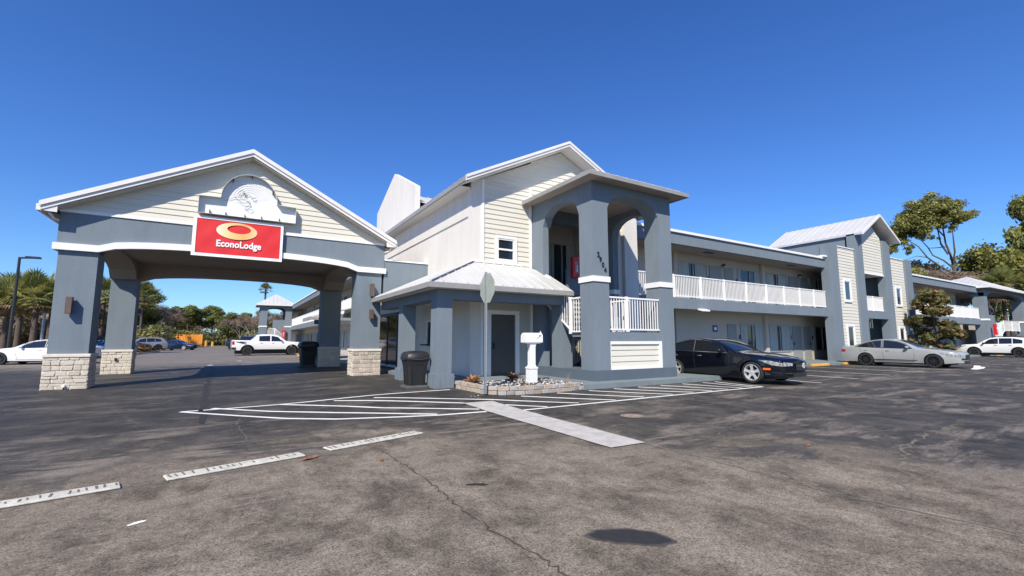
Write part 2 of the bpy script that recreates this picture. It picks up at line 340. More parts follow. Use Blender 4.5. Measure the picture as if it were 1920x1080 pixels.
ribbon('pavement_crack',[(0.1,9.3),(.25,7.5),(.6,6.6)],.012,CRKL,seg=.1,jit=.015)
ribbon('pavement_crack',[(5.2,8.2),(6.5,6.9),(9,6.2),(13,4.2)],.015,CRKL,seg=.12,jit=.03)
ribbon('pavement_crack',[(5.2,1.8),(7.5,2.6),(11,2.9)],.04,CRKL,seg=.12,jit=.04,dz=.0045)
ribbon('pavement_crack',[(4.9,2.6),(6.3,4.4),(9.5,5.4)],.02,CRKL,seg=.12,jit=.04,dz=.005)
def blotch(name,c,rx,ry,rot,m,dz=.005,n=40,rough=.18,seed=3):
    q_=random.Random(seed); mb=MB(); ph=[q_.uniform(0,6.28) for _ in range(6)]
    for k in range(n):
        t=2*math.pi*k/n; r=1+rough*(.6*math.sin(2*t+ph[0])+.4*math.sin(3*t+ph[1])+.25*math.sin(7*t+ph[2])+.2*math.sin(11*t+ph[3])); x=rx*r*math.cos(t); y=ry*r*math.sin(t)
        X=c[0]+x*math.cos(rot)-y*math.sin(rot); Y=c[1]+x*math.sin(rot)+y*math.cos(rot); mb.v.append((X,Y,gh(X,Y)+dz))
    mb.f.append(tuple(range(n))); mb.m.append(0); return struct(name,mb,m)
OILE=mat('oil_stain_edge',(.06,.055,.049),.8,var=.4,vscale=26,bump=.8,bscale=210)
OILF=mat('oil_stain_fringe',(.085,.076,.065),.85,var=.35,vscale=26,bump=.8,bscale=210)
blotch('oil_stain',(2.50,2.50),.285,.15,R(-41),OILF,rough=.15,n=70,dz=.0036); blotch('oil_stain',(2.50,2.50),.27,.135,R(-41),OILE,rough=.15,n=70,dz=.0043)
OIL=mat('oil_stain',(.026,.024,.023),.6,var=.3,vscale=20,bump=.8,bscale=210)
blotch('oil_stain',(2.50,2.50),.25,.12,R(-41),OIL,rough=.15,n=70); blotch('oil_stain',(2.1,4.13),.09,.04,R(-30),OIL,rough=.3)
blotch('paint_spot',(-.56,4.64),.055,.03,R(30),PAINT,n=14,rough=.3)
mh=thing('utility_cover',(6.39,6.25,gh(6.39,6.25)),'round rusty utility cover set flush in the dark asphalt right of the concrete path','utility cover')
part('cover_ring',MB().lathe([(.17,0),(.22,.004),(.22,.007),(.16,.009),(.15,.007)],28),mat('worn_ring',(.2,.17,.14),.9,var=.3,vscale=15),mh,world=False)
part('lid',MB().lathe([(0.0,.012),(.155,.012),(.16,.004)],28),mat('rusty_lid',(.28,.2,.15),.8,var=.4,vscale=12),mh,world=False)

# raised ribbed speed strips
def speed_strip(p,q,wd,label):
    p=Vector((*p,0)); q=Vector((*q,0)); L=(q-p).length; c=(p+q)/2; a=math.atan2((q-p).y,(q-p).x)
    t=thing('speed_strip',(c.x,c.y,.002),label,'speed strip','ribbed white strips across the lane',rz=a)
    o=part('strip_body',MB().box(-L/2,L/2,-wd/2,wd/2,0,.022),STRIPM,t,world=False,bevel=.008)
    n=int(L/.062)
    for i in range(n):
        x=-L/2+.04+(L-.08)*i/(n-1)
        r_=random.random()
        if r_>.12: o_=link('rib',RIBME,t,(x+random.uniform(-.012,.012),random.uniform(-.015,.01),.022)); o_.scale=(random.uniform(.6,1.3),random.uniform(.5,1.15),1); o_.rotation_euler=(0,0,random.uniform(-.12,.12))
    return t
STRIPM=mat('dirty_white_strip',(.50,.48,.42),.85,var=.25,vscale=9,bump=.6,bscale=60)
RIBME=mesh('rib',MB().box(-.007,.007,-.05,.06,-.004,.005),mat('dark_rib',(.14,.13,.11),.9))  # ribs coloured darker than the strip body
speed_strip((-2.55,5.49),(-.86,5.86),.21,'leftmost ribbed white strip, cut by the left edge of the view')
speed_strip((-.52,5.91),(.79,6.26),.21,'middle ribbed white strip, a brown leaf lying at its right end')
speed_strip((1.09,6.38),(2.47,6.8),.22,'right ribbed white strip, nearest the concrete path')
lf=MB().add([(-.12,0,0),(-.05,.035,.02),(.06,.04,.012),(.13,0,.03),(.05,-.03,.006),(-.06,-.03,.015)],[(0,1,5),(1,2,4,5),(2,3,4)])
lfm=mesh('dry_leaf',lf,mat('dry_leaf',(.22,.10,.04),.8,var=.3,vscale=20))
for i,(x,y,a,lab) in enumerate([(.84,6.0,.5,'brown curled leaf at the right end of the middle ribbed strip'),(1.55,5.5,1.2,'small brown leaf on the asphalt below the right ribbed strip'),(6.6,3.3,.2,'small brown leaf on the dark asphalt at the right'),(1.75,6.25,2.,'tiny brown leaf in front of the right ribbed strip')]):
    o=link('fallen_leaf',lfm,None,(x,y,.006)); o.rotation_euler=(0,0,a); sc_=(1,.55,.55,.4)[i]; o.scale=(sc_,)*3; tag(o,lab,'leaf')

# ------------------------------------------------------------------ architectural helpers
def clip_board(poly,z0,z1):
    """clip convex polygon (u,z) to z0..z1"""
    def cl(P,z,keep_above):
        out=[]
        for i in range(len(P)):
            a,b=P[i],P[(i+1)%len(P)]; ia=(a[1]>=z) if keep_above else (a[1]<=z); ib=(b[1]>=z) if keep_above else (b[1]<=z)
            if ia: out.append(a)
            if ia!=ib:
                t=(z-a[1])/(b[1]-a[1]); out.append((a[0]+t*(b[0]-a[0]),z))
        return out
    P=cl(poly,z0,True)
    return cl(P,z1,False) if len(P)>2 else []
def siding(parent,poly,ax,c,out,zb,step,m=SIDE,depth=.028,holes=(),name='siding_board'):
    """lap boards filling polygon on the plane ax=c; out = sign of outward normal"""
    top=max(p[1] for p in poly); z=zb; n=0
    while z<top-.02:
        z1=min(z+step,top); P=clip_board(poly,z,z1)
        if len(P)>2:
            segs=[(min(p[0] for p in P),max(p[0] for p in P))]
            lo=[p[0] for p in P if abs(p[1]-z)<.012] or [p[0] for p in P]; hi=[p[0] for p in P if abs(p[1]-z1)<.012] or [sum(p[0] for p in P)/len(P)]
            a0,a1,b0,b1=min(lo),max(lo),min(hi),max(hi)
            cuts=[(h[0],h[1]) for h in holes if h[2]<z1-.01 and h[3]>z+.01]
            quads=[]
            if cuts:
                x=a0
                for h0,h1 in sorted(cuts):
                    if h0>x+.03: quads.append((x,h0,max(x,b0) if x==a0 else x,h0))
                    x=h1
                if a1>x+.03: quads.append((x,a1,x,b1))
            else: quads=[(a0,a1,b0,b1)]
            for (p0,p1,q0,q1) in quads:
                f=lambda u,d,zz:((u,c+out*d,zz) if ax=='y' else (c+out*d,u,zz))
                mb=MB().add([f(p0,0,z),f(p1,0,z),f(q1,0,z1),f(q0,0,z1),f(p0,depth,z),f(p1,depth,z),f(q1,.006,z1),f(q0,.006,z1)],
                   [(0,1,2,3),(4,5,6,7),(0,1,5,4),(1,2,6,5),(2,3,7,6),(3,0,4,7)])
                part(name,mb,m,parent); n+=1
        z+=step
    return n
def seams(parent,p0,p1,q0,q1,n,m=ROOF,w=.035,h=.035,rib='roof_seam'):
    """n standing seams between ridge line p0-p1 and eave line q0-q1"""
    for i in range(n):
        t=i/(n-1) if n>1 else .5; a=Vector(p0).lerp(Vector(p1),t); b=Vector(q0).lerp(Vector(q1),t)
        nrm=(Vector(p1)-Vector(p0)).cross(b-a) if (Vector(p1)-Vector(p0)).length>1e-3 else Vector((0,0,1))
        up=Vector((0,0,1))
        part(rib,MB().bar(a+up*h*.5,b+up*h*.5,w,h),m,parent)
def slab(poly,th):
    """thick sheet from 3D polygon, thickness straight down"""
    n=len(poly); return MB().add(list(poly)+[(a,b,c-th) for a,b,c in poly],[tuple(range(n)),tuple(range(n,2*n))[::-1]]+[(i,(i+1)%n,n+(i+1)%n,n+i) for i in range(n)])
def railing(parent_thing,p,q,z0,z1,posts,nb,bw=.022,label=None,z0b=None,z1b=None,stuff=False,post_w=.09):
    """railing part with posts, rails and balusters as sub-parts"""
    p=Vector((*p,0)); q=Vector((*q,0)); z0b=z0 if z0b is None else z0b; z1b=z1 if z1b is None else z1b
    Z=lambda t,a,b:a+(b-a)*t
    d=(q-p)
    rl=part('railing',MB().bar(p+Vector((0,0,z1-.03)),q+Vector((0,0,z1b-.03)),.06,.05).bar(p+Vector((0,0,z0+.07)),q+Vector((0,0,z0b+.07)),.04,.045),RAIL,parent_thing)
    if label: rl['label']=label
    bm_=mesh('baluster',MB().box(-bw/2,bw/2,-bw/2,bw/2,0,1),RAIL); pm_=mesh('railing_post',MB().box(-post_w/2,post_w/2,-post_w/2,post_w/2,0,1),RAIL)
    L=wloc(parent_thing)
    if stuff:
        mb=MB()
        for i in range(nb):
            t=(i+.5)/nb; a=p+d*t; mb.box(a.x-bw/2,a.x+bw/2,a.y-bw/2,a.y+bw/2,Z(t,z0,z0b)+.07,Z(t,z1,z1b)-.04)
        part('baluster',mb,RAIL,rl,stuff=True)
    else:
        for i in range(nb):
            t=(i+.5)/nb; a=p+d*t; o=link('baluster',bm_,rl,(a.x-L.x,a.y-L.y,Z(t,z0,z0b)+.06-L.z)); o.scale=(1,1,Z(t,z1,z1b)-Z(t,z0,z0b)-.1)
    for t in posts:
        a=p+d*t; o=link('railing_post',pm_,rl,(a.x-L.x,a.y-L.y,Z(t,z0,z0b)-L.z)); o.scale=(1,1,Z(t,z1,z1b)-Z(t,z0,z0b)+.012)
    return rl
def arch_poly(x0,x1,zs,zc,z_top,n=16,e=.5):
    """beam outline with arched underside between x0 and x1 (springing zs, crown zc)"""
    pts=[]
    for i in range(n+1):
        t=i/n; u=2*t-1; z=zs+(zc-zs)*(1-abs(u)**2.4)**e; pts.append((x0+(x1-x0)*t,z))
    return pts
def arched_beam(ax,x0,x1,xa0,xa1,zs,zc,zt,a,b,e=.5,n=16):
    """beam between x0..x1 whose underside is flat at zs outside xa0..xa1 and arches between"""
    P=arch_poly(xa0,xa1,zs,zc,zt,n,e); mb=MB()
    prev=(x0,zs)
    for p in P+[(x1,zs)]:
        if p[0]-prev[0]>1e-4: mb.prism([(prev[0],prev[1]),(p[0],p[1]),(p[0],zt),(prev[0],zt)],ax,a,b)
        prev=p
    bm=bmesh.new(); me=bpy.data.meshes.new('t'); me.from_pydata(mb.v,[],mb.f); bm.from_mesh(me)
    bmesh.ops.remove_doubles(bm,verts=bm.verts[:],dist=1e-4)
    seen={}; 
    for f in bm.faces[:]:
        k=tuple(sorted(v.index for v in f.verts)); seen.setdefault(k,[]).append(f)
    kill=[f for k,v in seen.items() if len(v)>1 for f in v]
    bmesh.ops.delete(bm,geom=kill,context='FACES_ONLY'); bm.verts.ensure_lookup_table(); bm.verts.index_update()
    o=MB(); o.v=[tuple(v.co) for v in bm.verts]; o.f=[tuple(v.index for v in f.verts) for f in bm.faces]; o.m=[0]*len(o.f); bm.free(); bpy.data.meshes.remove(me); return o
STV=[]
def stone_variants():
    for k in range(7):
        mb=MB(); r=random.Random(k)
        xs=[-.5,-.42,0,.42,.5]; zs=[-.5,-.38,.38,.5]
        for j,z in enumerate(zs):
            for i,x in enumerate(xs):
                edge=(i in(0,4)) or (j in(0,3)); d=0 if edge else 1+r.uniform(-.35,.3)
                mb.v.append((x+ (r.uniform(-.03,.03) if edge else r.uniform(-.06,.06)),-d,z+(r.uniform(-.03,.03))))
        for j in range(3):
            for i in range(4): mb.f.append((j*5+i,j*5+i+1,(j+1)*5+i+1,(j+1)*5+i)); mb.m.append(0)
        STV.append((mesh('stone',mb,STONE,60),mesh('stone',mb,STONE2,60)))
stone_variants()
def stones(parent,ax,u0,u1,c,out,z0,z1,seed,mi=0,small=1.0,mat_i=None):
    """irregular coursed stones on plane ax=c between u0..u1"""
    r=random.Random(seed); L=wloc(parent); z=z0
    hs=[]
    while z<z1-.03:
        hgt=r.choice([.08,.10,.12,.15])*small
        if z1-(z+hgt)<.06: hgt=z1-z
        hs.append((z,hgt)); z+=hgt
    for z,hgt in hs:
        u=u0
        while u<u1-.01:
            wd=r.uniform(.1,.3)*small*(1.0 if hgt>.12 else 1.15)
            if u1-(u+wd)<.09: wd=u1-u
            me=r.choice(STV)[mi]
            g=.002; d=r.uniform(.010,.026)
            if ax=='y': loc=(u+wd/2,c,z+hgt/2); rz=0 if out<0 else math.pi
            else: loc=(c,u+wd/2,z+hgt/2); rz=-math.pi/2 if out<0 else math.pi/2
            o=link('stone',me,parent,(loc[0]-L.x,loc[1]-L.y,loc[2]-L.z)); o.rotation_euler=(0,0,rz); o.scale=(wd-g,d,hgt-g); u+=wd
def window(parent,ax,c,out,u0,u1,z0,z1,fw=.05,trim=.09,mullion=True,glass=GLASS,name='window',trimm=TRIM):
    f=lambda u,d,z:((u,c+out*d,z) if ax=='y' else (c+out*d,u,z))
    def bx(mb,a0,a1,d0,d1,b0,b1):
        A=f(a0,d0,b0); B=f(a1,d1,b1); return mb.box(min(A[0],B[0]),max(A[0],B[0]),min(A[1],B[1]),max(A[1],B[1]),b0,b1)
    t=MB(); bx(t,u0-trim,u1+trim,0,.05,z1,z1+trim); bx(t,u0-trim,u1+trim,0,.055,z0-trim,z0); bx(t,u0-trim,u0,0,.05,z0,z1); bx(t,u1,u1+trim,0,.05,z0,z1)
    wn=part(name,t,trimm,parent)
    fr=MB(); bx(fr,u0,u1,-.03,.03,z1-fw,z1); bx(fr,u0,u1,-.03,.03,z0,z0+fw); bx(fr,u0,u0+fw,-.03,.03,z0+fw,z1-fw); bx(fr,u1-fw,u1,-.03,.03,z0+fw,z1-fw)
    zm=(z0+z1)/2
    if mullion: bx(fr,u0+fw,u1-fw,-.02,.035,zm-.03,zm+.03)
    part('frame',fr,TRIM,wn)
    for (a,b) in (((z0+fw,zm-.03),(zm+.03,z1-fw)) if mullion else ((z0+fw,z1-fw),)):
        g=MB(); bx(g,u0+fw,u1-fw,-.02,-.012,a,b); part('pane',g,glass,wn)
    return wn
def sconce(x,y,z,label,group='bronze box lamps on the entrance pillars',h=.48,w_=.14,d=.2):
    t=thing('wall_lamp',(x,y,z),label,'wall lamp',group)
    part('lamp_housing',MB().box(-w_/2,w_/2,-d,-.03,0,h),BRNZ,t,world=False,bevel=.006)
    part('mounting_plate',MB().box(-.05,.05,-.03,0,.08,h-.08),BLACKM,t,world=False)
    return t

# ------------------------------------------------------------------ porte cochere
pc=thing('porte_cochere',(0.2,17.8,0),'gabled drive-through entrance roof on four grey pillars with stone bases','entrance canopy')
YF,YB=17.8,25.4
def pillar(x0,x1,y0,y1,z0,ztop,seed,zs=1.0,mi=0,sides=('f','l','r','b')):
    p=part('pillar',MB().box(x0,x1,y0,y1,z0+zs,ztop),GREY,pc)
    e=.035
    part('base_core',MB().box(x0-e,x1+e,y0-e,y1+e,z0-.12,z0+zs-.09),MORT,p)
    part('base_cap',MB().box(x0-e-.04,x1+e+.04,y0-e-.04,y1+e+.04,z0+zs-.09,z0+zs+.004),mat('pale_stone_cap',(.66,.60,.52),.9,var=.1,vscale=8,bump=.6,bscale=30),p,bevel=.012)
    if 'f' in sides: stones(p,'y',x0-e-.02,x1+e+.02,y0-e,-1,z0+.0,z0+zs-.09,seed,mi,1.0 if mi==0 else 1.15)
    if 'l' in sides: stones(p,'x',y0-e,y1+e,x0-e,-1,z0,z0+zs-.09,seed+1,0)
    if 'r' in sides: stones(p,'x',y0-e,y1+e,x1+e,1,z0,z0+zs-.09,seed+2,0)
    if 'b' in sides: stones(p,'y',x0-e,x1+e,y1+e,1,z0,z0+zs-.09,seed+3,0)
    return p
pillar(-4.50,-3.62,17.83,18.62,0,3.98,1)
pillar(-4.52,-3.66,24.6,25.4,0,3.98,11)
pillar(3.86,4.80,17.83,18.62,.06,4.0,21,1.0,1)
pillar(3.66,4.60,24.6,25.4,.05,4.0,31)
# front arched fascia, trim band, gable
part('front_beam',arched_beam('y',-4.55,4.88,-3.62,3.86,4.18,4.45,5.12,17.80,18.62,.5,20),GREY,pc)
P=arch_poly(-3.62,3.86,3.99,4.27,0,20); P=[(-4.62,3.99)]+P+[(4.94,3.99)]
bd=MB()
for a,b in zip(P,P[1:]):
    if b[0]-a[0]>1e-4: bd.prism([(a[0],a[1]),(b[0],b[1]),(b[0],b[1]+.2),(a[0],a[1]+.2)],'y',17.72,17.86)
part('arch_band',bd,TRIM,pc)
part('arch_band',MB().box(-4.62,-4.55,17.86,18.7,3.99,4.19),TRIM,pc)
part('gable_trim',MB().box(-4.56,4.90,17.765,17.81,5.11,5.2),TRIM,pc)
SL=(7.86-5.25)/5.0
gp=[(-4.55,5.19),(4.90,5.19),(4.90,5.28),(.18,7.70),(-4.55,5.28)]
part('gable_wall',MB().prism(gp,'y',17.81,18.0),CREAM,pc)
siding(pc,[(-4.5,5.2),(4.85,5.2),(.18,7.66)],'y',17.81,-1,5.2,.186)
# inner beams and ceiling
part('back_beam',arched_beam('y',-4.517,4.597,-3.66,3.66,3.92,4.24,5.0,24.603,25.397,.5,16),SOFF,pc)
for x0,x1 in ((-4.515,-3.663),(3.7,4.595)):
    part('side_beam',arched_beam('x',18.623,24.6,18.9,24.3,3.92,4.55,5.0,x0,x1,.5,14),SOFF,pc)
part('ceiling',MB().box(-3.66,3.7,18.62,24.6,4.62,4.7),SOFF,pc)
# roof, eaves and fascias
YO=17.45; YR=25.8
for s_,xe in ((-1,-4.86),(1,5.2)):
    part('roof_slope',slab([(.18,YO,7.86),(.18,YR,7.86),(xe,YR,5.24),(xe,YO,5.24)] if s_>0 else [(.18,YR,7.86),(.18,YO,7.86),(xe,YO,5.24),(xe,YR,5.24)],.07),ROOF,pc)
    seams(pc,(.18,YO+.05,7.86),(.18,YR-.05,7.86),(xe,YO+.05,5.24),(xe,YR-.05,5.24),16)
    dz=-SL*0
    part('rake_fascia',MB().prism([(.18,7.83),(xe,5.21),(xe,5.03),(.18,7.65)],'y',YO-.045,YO),FASC,pc)
    part('rake_drip',MB().prism([(.18,7.90),(xe-s_*-.03,5.27),(xe-s_*-.03,5.13),(.18,7.76)],'y',YO-.085,YO-.045),FASC,pc)
    part('eave_gutter',MB().box(min(xe,xe+s_*.1),max(xe,xe+s_*.1),YO,YR,5.02,5.2),FASC,pc)
    xw=-4.52 if s_<0 else 4.86
    part('rake_soffit',MB().prism([(.18,7.60),(xe,4.99),(xe,5.02),(.18,7.63)],'y',YO,17.78),mat('vent_soffit',(.45,.42,.37),.8,var=.2,vscale=40,stretch=(9,.1,.1)),pc)
    part('eave_soffit',MB().box(min(xe,xw),max(xe,xw),17.8,YR,5.0,5.03),SOFF,pc)
    part('eave_return',MB().prism([(xe,5.02),(xe+s_*.1,5.15),(xw,5.22),(xw,5.0)],'y',YO-.02,YO+.02),FASC,pc)
part('gutter_bracket',MB().tube([(-4.7,17.5,4.98),(-4.62,17.6,4.86),(-4.56,17.8,4.84)],.035,6),FASC,pc)
part('gutter_bracket',MB().tube([(5.05,17.5,4.98),(4.98,17.6,4.86),(4.9,17.8,4.84)],.035,6),FASC,pc)
# channel sign tray (empty old sign)
ts=thing('empty_sign_tray',(.17,17.78,5.5),'empty white arched sign tray with loose wires on the gable siding','sign tray')
out=[(-1.27,5.52),(1.62,5.52),(1.62,6.1),(1.05,6.12)]
n=18
for i in range(n+1):
    t=math.pi*i/n; out.append((.17+.84*math.cos(t),6.14+.9*math.sin(t)))
out+=[(-.67,6.12),(-1.27,6.1)]
TR=mat('sign_tray_white',(.74,.74,.73),.6,var=.06,vscale=14,stretch=(1,1,6)); TE=mat('sign_tray_rim',(.52,.55,.53),.5,var=.1)
mbp=MB(); cx=(.17,5.9)
mbp.prism(out,'y',17.74,17.765); part('back_panel',mbp,TR,ts)
rm=MB()
for a,b in zip(out,out[1:]+out[:1]):
    d=Vector((b[0]-a[0],b[1]-a[1])); 
    if d.length<1e-4: continue
    nn=Vector((-d.y,d.x)).normalized()*.012
    rm.add([(a[0],17.765,a[1]),(b[0],17.765,b[1]),(b[0],17.56,b[1]),(a[0],17.56,a[1]),(a[0]+nn.x,17.765,a[1]+nn.y),(b[0]+nn.x,17.765,b[1]+nn.y),(b[0]+nn.x,17.56,b[1]+nn.y),(a[0]+nn.x,17.56,a[1]+nn.y)],[(0,1,2,3),(4,5,6,7),(3,2,6,7)])
part('rim',rm,TE,ts)
for x,z in ((-.95,5.56),(-.5,5.54),(.05,5.54),(.55,5.54),(1.1,5.54),(-.35,6.72),(.2,6.95),(.85,6.5)):
    part('bracket',MB().box(x-.012,x+.012,17.6,17.74,z,z+.1),BLACKM,ts)
wr=random.Random(5); wp=[]
for k in range(5):
    cx0,cz0=-.0+wr.uniform(-.25,.2),6.2+wr.uniform(-.1,.15); pts=[(cx0,17.72,cz0)]
    for j in range(6): cx0+=wr.uniform(-.12,.14); cz0+=wr.uniform(-.12,.1); pts.append((cx0,17.66+wr.uniform(-.02,.05),cz0))
    part('wire',MB().tube(pts,.006,4),BLACKM,ts)
part('wire',MB().tube([(-.55,17.72,6.05),(-.3,17.7,6.2),(-.05,17.68,6.26)],.005,4),BLACKM,ts)
for k in range(7):
    r_=.72-.07*k
    part('tube_clip_line',MB().tube([(.17+r_*math.cos(t),17.735,6.14+.9/.84*r_*math.sin(t)) for t in np.linspace(.2,2.9,14)],.004,4),mat('pale_grey_line',(.6,.6,.6),.6),ts)
# banner
bn=thing('motel_banner',(-.06,17.68,4.13),'red banner with golden ring logo and white EconoLodge lettering in a white frame','banner')
bx0,bx1,bz0,bz1=-1.27,1.17,4.22,5.36
part('banner_frame',MB().box(-1.37,1.25,17.66,17.70,4.12,4.215).box(-1.37,1.25,17.66,17.70,5.362,5.44).box(-1.37,-1.272,17.66,17.70,4.215,5.362).box(1.172,1.25,17.66,17.70,4.215,5.362),WHITEP,bn)
g=MB(); nx,nz=24,10
for j in range(nz+1):
    for i in range(nx+1):
        u=i/nx; v=j/nz; g.v.append((bx0+(bx1-bx0)*u,17.675+.007*math.sin(9*u+7*v)*math.sin(3.1*v)+.004*math.sin(23*u-9*v),bz0+(bz1-bz0)*v))
for j in range(nz):
    for i in range(nx): o=j*(nx+1)+i; g.f.append((o,o+1,o+nx+2,o+nx+1)); g.m.append(0)
part('banner_sheet',g,RED,bn,smooth=60)
def ring(cx,cz,rx,rz,ix,iz,dx,dz,y,n=48):
    mb=MB()
    for k in range(n):
        t=2*math.pi*k/n; mb.v+=[(cx+rx*math.cos(t),y,cz+rz*math.sin(t)),(cx+dx+ix*math.cos(t),y,cz+dz+iz*math.sin(t))]
    for k in range(n): a=2*k; b=2*((k+1)%n); mb.f.append((a,b,b+1,a+1)); mb.m.append(0)
    return mb
def goldm():
    m=mat('golden_logo',(.8,.45,.14),.5,var=.05); n=m.node_tree.nodes; l=m.node_tree.links; b=n['Principled BSDF']
    g=n.new('ShaderNodeNewGeometry'); s=n.new('ShaderNodeSeparateXYZ'); l.new(g.outputs['Position'],s.inputs[0])
    mr=n.new('ShaderNodeMapRange'); mr.inputs[1].default_value=-.75; mr.inputs[2].default_value=.55; l.new(s.outputs[0],mr.inputs[0])
    rp=n.new('ShaderNodeValToRGB'); e=rp.color_ramp.elements; e[0].color=(.92,.80,.60,1); e[1].color=(.86,.66,.36,1); q=e.new(.3); q.color=(.88,.62,.26,1); q=e.new(.62); q.color=(.84,.42,.14,1)
    l.new(mr.outputs[0],rp.inputs[0]); l.new(rp.outputs[0],b.inputs['Base Color']); return m
part('ring_logo',ring(-.14,5.035,.59,.285,.345,.145,.06,.065,17.655),goldm(),bn)
def text(parent,s,x,y,z,size,m,rot=(math.pi/2,0,0),name='lettering',bold=.0,ext=.004,align='CENTER',sx=1):
    c=bpy.data.curves.new(name,'FONT'); c.body=s; c.size=size; c.extrude=ext; c.offset=bold; c.align_x=align; c.resolution_u=3
    o=bpy.data.objects.new(name,c); COL.objects.link(o); bpy.context.view_layer.update()
    me=bpy.data.meshes.new_from_object(o.evaluated_get(bpy.context.evaluated_depsgraph_get())); bpy.data.objects.remove(o); bpy.data.curves.remove(c)
    me.materials.clear(); me.materials.append(m)
    L=wloc(parent); q=link(name,me,parent,(x-L.x,y-L.y,z-L.z)); q.rotation_euler=rot; q.scale=(sx,1,1); return q
text(bn,'EconoLodge',-.06,17.654,4.48,.305,WHITEP,bold=.009,sx=.86)
sconce(-4.11,17.80,2.15,'bronze box lamp on the front left entrance pillar')
sconce(4.42,17.80,3.07,'upper bronze box lamp on the right entrance pillar, above the low metal roof')
sconce(4.42,17.80,2.2,'lower bronze box lamp on the right entrance pillar, just under the low roof edge',h=.36)
for (x,y,z) in ((-4.06,17.76,.1),(-4.12,24.52,.62)):
    f_=thing('flood_light',(x,y,z),'small white ground spotlight at the foot of the front left pillar' if z<.5 else 'small black spotlight fixed to the stone base of the rear left pillar','spotlight')
    part('lamp_head',MB().lathe([(0,-.06),(.035,-.055),(.05,.03),(.045,.04),(0,.035)],10,'y'),TRIM if z<.5 else BLACKM,f_,world=False,smooth=True)
    part('stem',MB().tube([(0,0,-.03),(0,.02,-.1)],.012,6),BLACKM,f_,world=False)

# ------------------------------------------------------------------ lobby building
lb=thing('lobby_building',(10.6,13.73,.07),'two-storey cream lobby building with gable roof, side wall and low hipped metal canopy','building')
WX,WY=6.7,13.73; EX=14.45
# walls
part('side_wall',MB().box(WX,WX+.25,WY+.001,26,.05,7.02),CREAM,lb)
part('side_wall_band',MB().box(WX-.04,WX,WY+.2,26,5.66,7.0),CREAM,lb)
part('corner_pier',MB().box(WX-.04,WX+.36,WY-.03,WY+.2,.05,6.98),CREAM,lb)
part('front_wall',MB().prism([(WX+.25,2.5),(9.16,2.5),(9.16,8.0),(WX+.25,6.95)],'y',WY,WY+.2),CREAM,lb)
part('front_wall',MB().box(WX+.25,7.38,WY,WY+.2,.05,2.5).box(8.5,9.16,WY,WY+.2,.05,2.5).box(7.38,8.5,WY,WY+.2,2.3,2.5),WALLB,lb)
part('gable_wall',MB().prism([(9.16,6.0),(EX,6.0),(EX,6.85),(10.55,8.72),(9.16,8.05)],'y',WY+.001,WY+.2),CREAM,lb)
part('front_wall_right',MB().box(12.5,EX,WY,WY+.2,.05,6.0),CREAM,lb)
part('corner_pilaster',MB().box(EX-.75,EX,WY-.18,WY-.001,.05,6.75),CREAM,lb)
part('right_side_wall',MB().box(EX-.25,EX,WY+.2,26,.05,6.9),CREAM,lb)
part('back_wall',MB().box(WX,EX,26,26.2,.05,6.9),CREAM,lb)
# siding with window
wz0,wz1,wx0,wx1=4.19,4.97,7.66,8.42
fp=[(7.16,4.06),(9.1,4.06),(9.1,7.94),(7.16,6.98)]
siding(lb,[(7.16,4.06),(9.1,4.06),(9.1,6.98),(7.16,6.98)],'y',WY,-1,4.06,.175,holes=[(wx0-.1,wx1+.1,wz0-.1,wz1+.1)])
siding(lb,[(7.16,6.98),(13.7,6.98),(10.55,8.6)],'y',WY,-1,6.98-.175*0,.175)
siding(lb,[(9.1,6.0),(13.7,6.0),(13.7,6.98),(9.1,6.98)],'y',WY,-1,6.1,.175)
siding(lb,[(12.5,3.3),(13.68,3.3),(13.68,6.1),(12.5,6.1)],'y',WY,-1,3.3,.175,holes=[(12.5,13.43,3.75,5.12)])
siding(lb,[(8.62,.2),(9.12,.2),(9.12,2.9),(8.62,2.9)],'y',WY,-1,.2,.175,m=mat('grey_siding',(.46,.45,.40),.8,var=.05))
siding(lb,[(7.15,2.42),(8.62,2.42),(8.62,2.9),(7.15,2.9)],'y',WY,-1,2.42,.175,m=MATS['grey_siding'])
siding(lb,[(7.15,.2),(7.3,.2),(7.3,2.42),(7.15,2.42)],'y',WY,-1,.2,.175,m=MATS['grey_siding'])
part('corner_trim',MB().box(7.06,7.16,WY-.055,WY-.001,4.04,7.0),TRIM,lb); part('corner_trim',MB().box(9.05,9.14,WY-.055,WY-.001,4.0,7.0),TRIM,lb)
part('corner_trim',MB().box(7.06,7.15,WY-.055,WY-.001,.18,2.9),TRIM,lb); part('corner_trim',MB().box(9.08,9.16,WY-.055,WY-.001,.18,2.9),TRIM,lb)
window(lb,'y',WY-.02,-1,wx0+.03,wx1-.03,wz0,wz1,trim=.1)
window(lb,'y',WY-.02,-1,12.6,13.34,3.85,5.02,trim=.1,mullion=False,glass=GLASSB)
# lobby front door under the canopy
dr=part('door',MB().box(7.48,8.42,WY+.02,WY+.07,.2,2.26),DOORD,lb)
part('handle',MB().box(7.56,7.62,WY-.03,WY+.02,1.1,1.3),BLACKM,dr)
part('door_trim',MB().box(7.3,7.46,WY-.045,WY+.02,.18,2.42).box(8.44,8.6,WY-.045,WY+.02,.18,2.42).box(7.46,8.44,WY-.045,WY+.02,2.28,2.42),TRIM,lb)
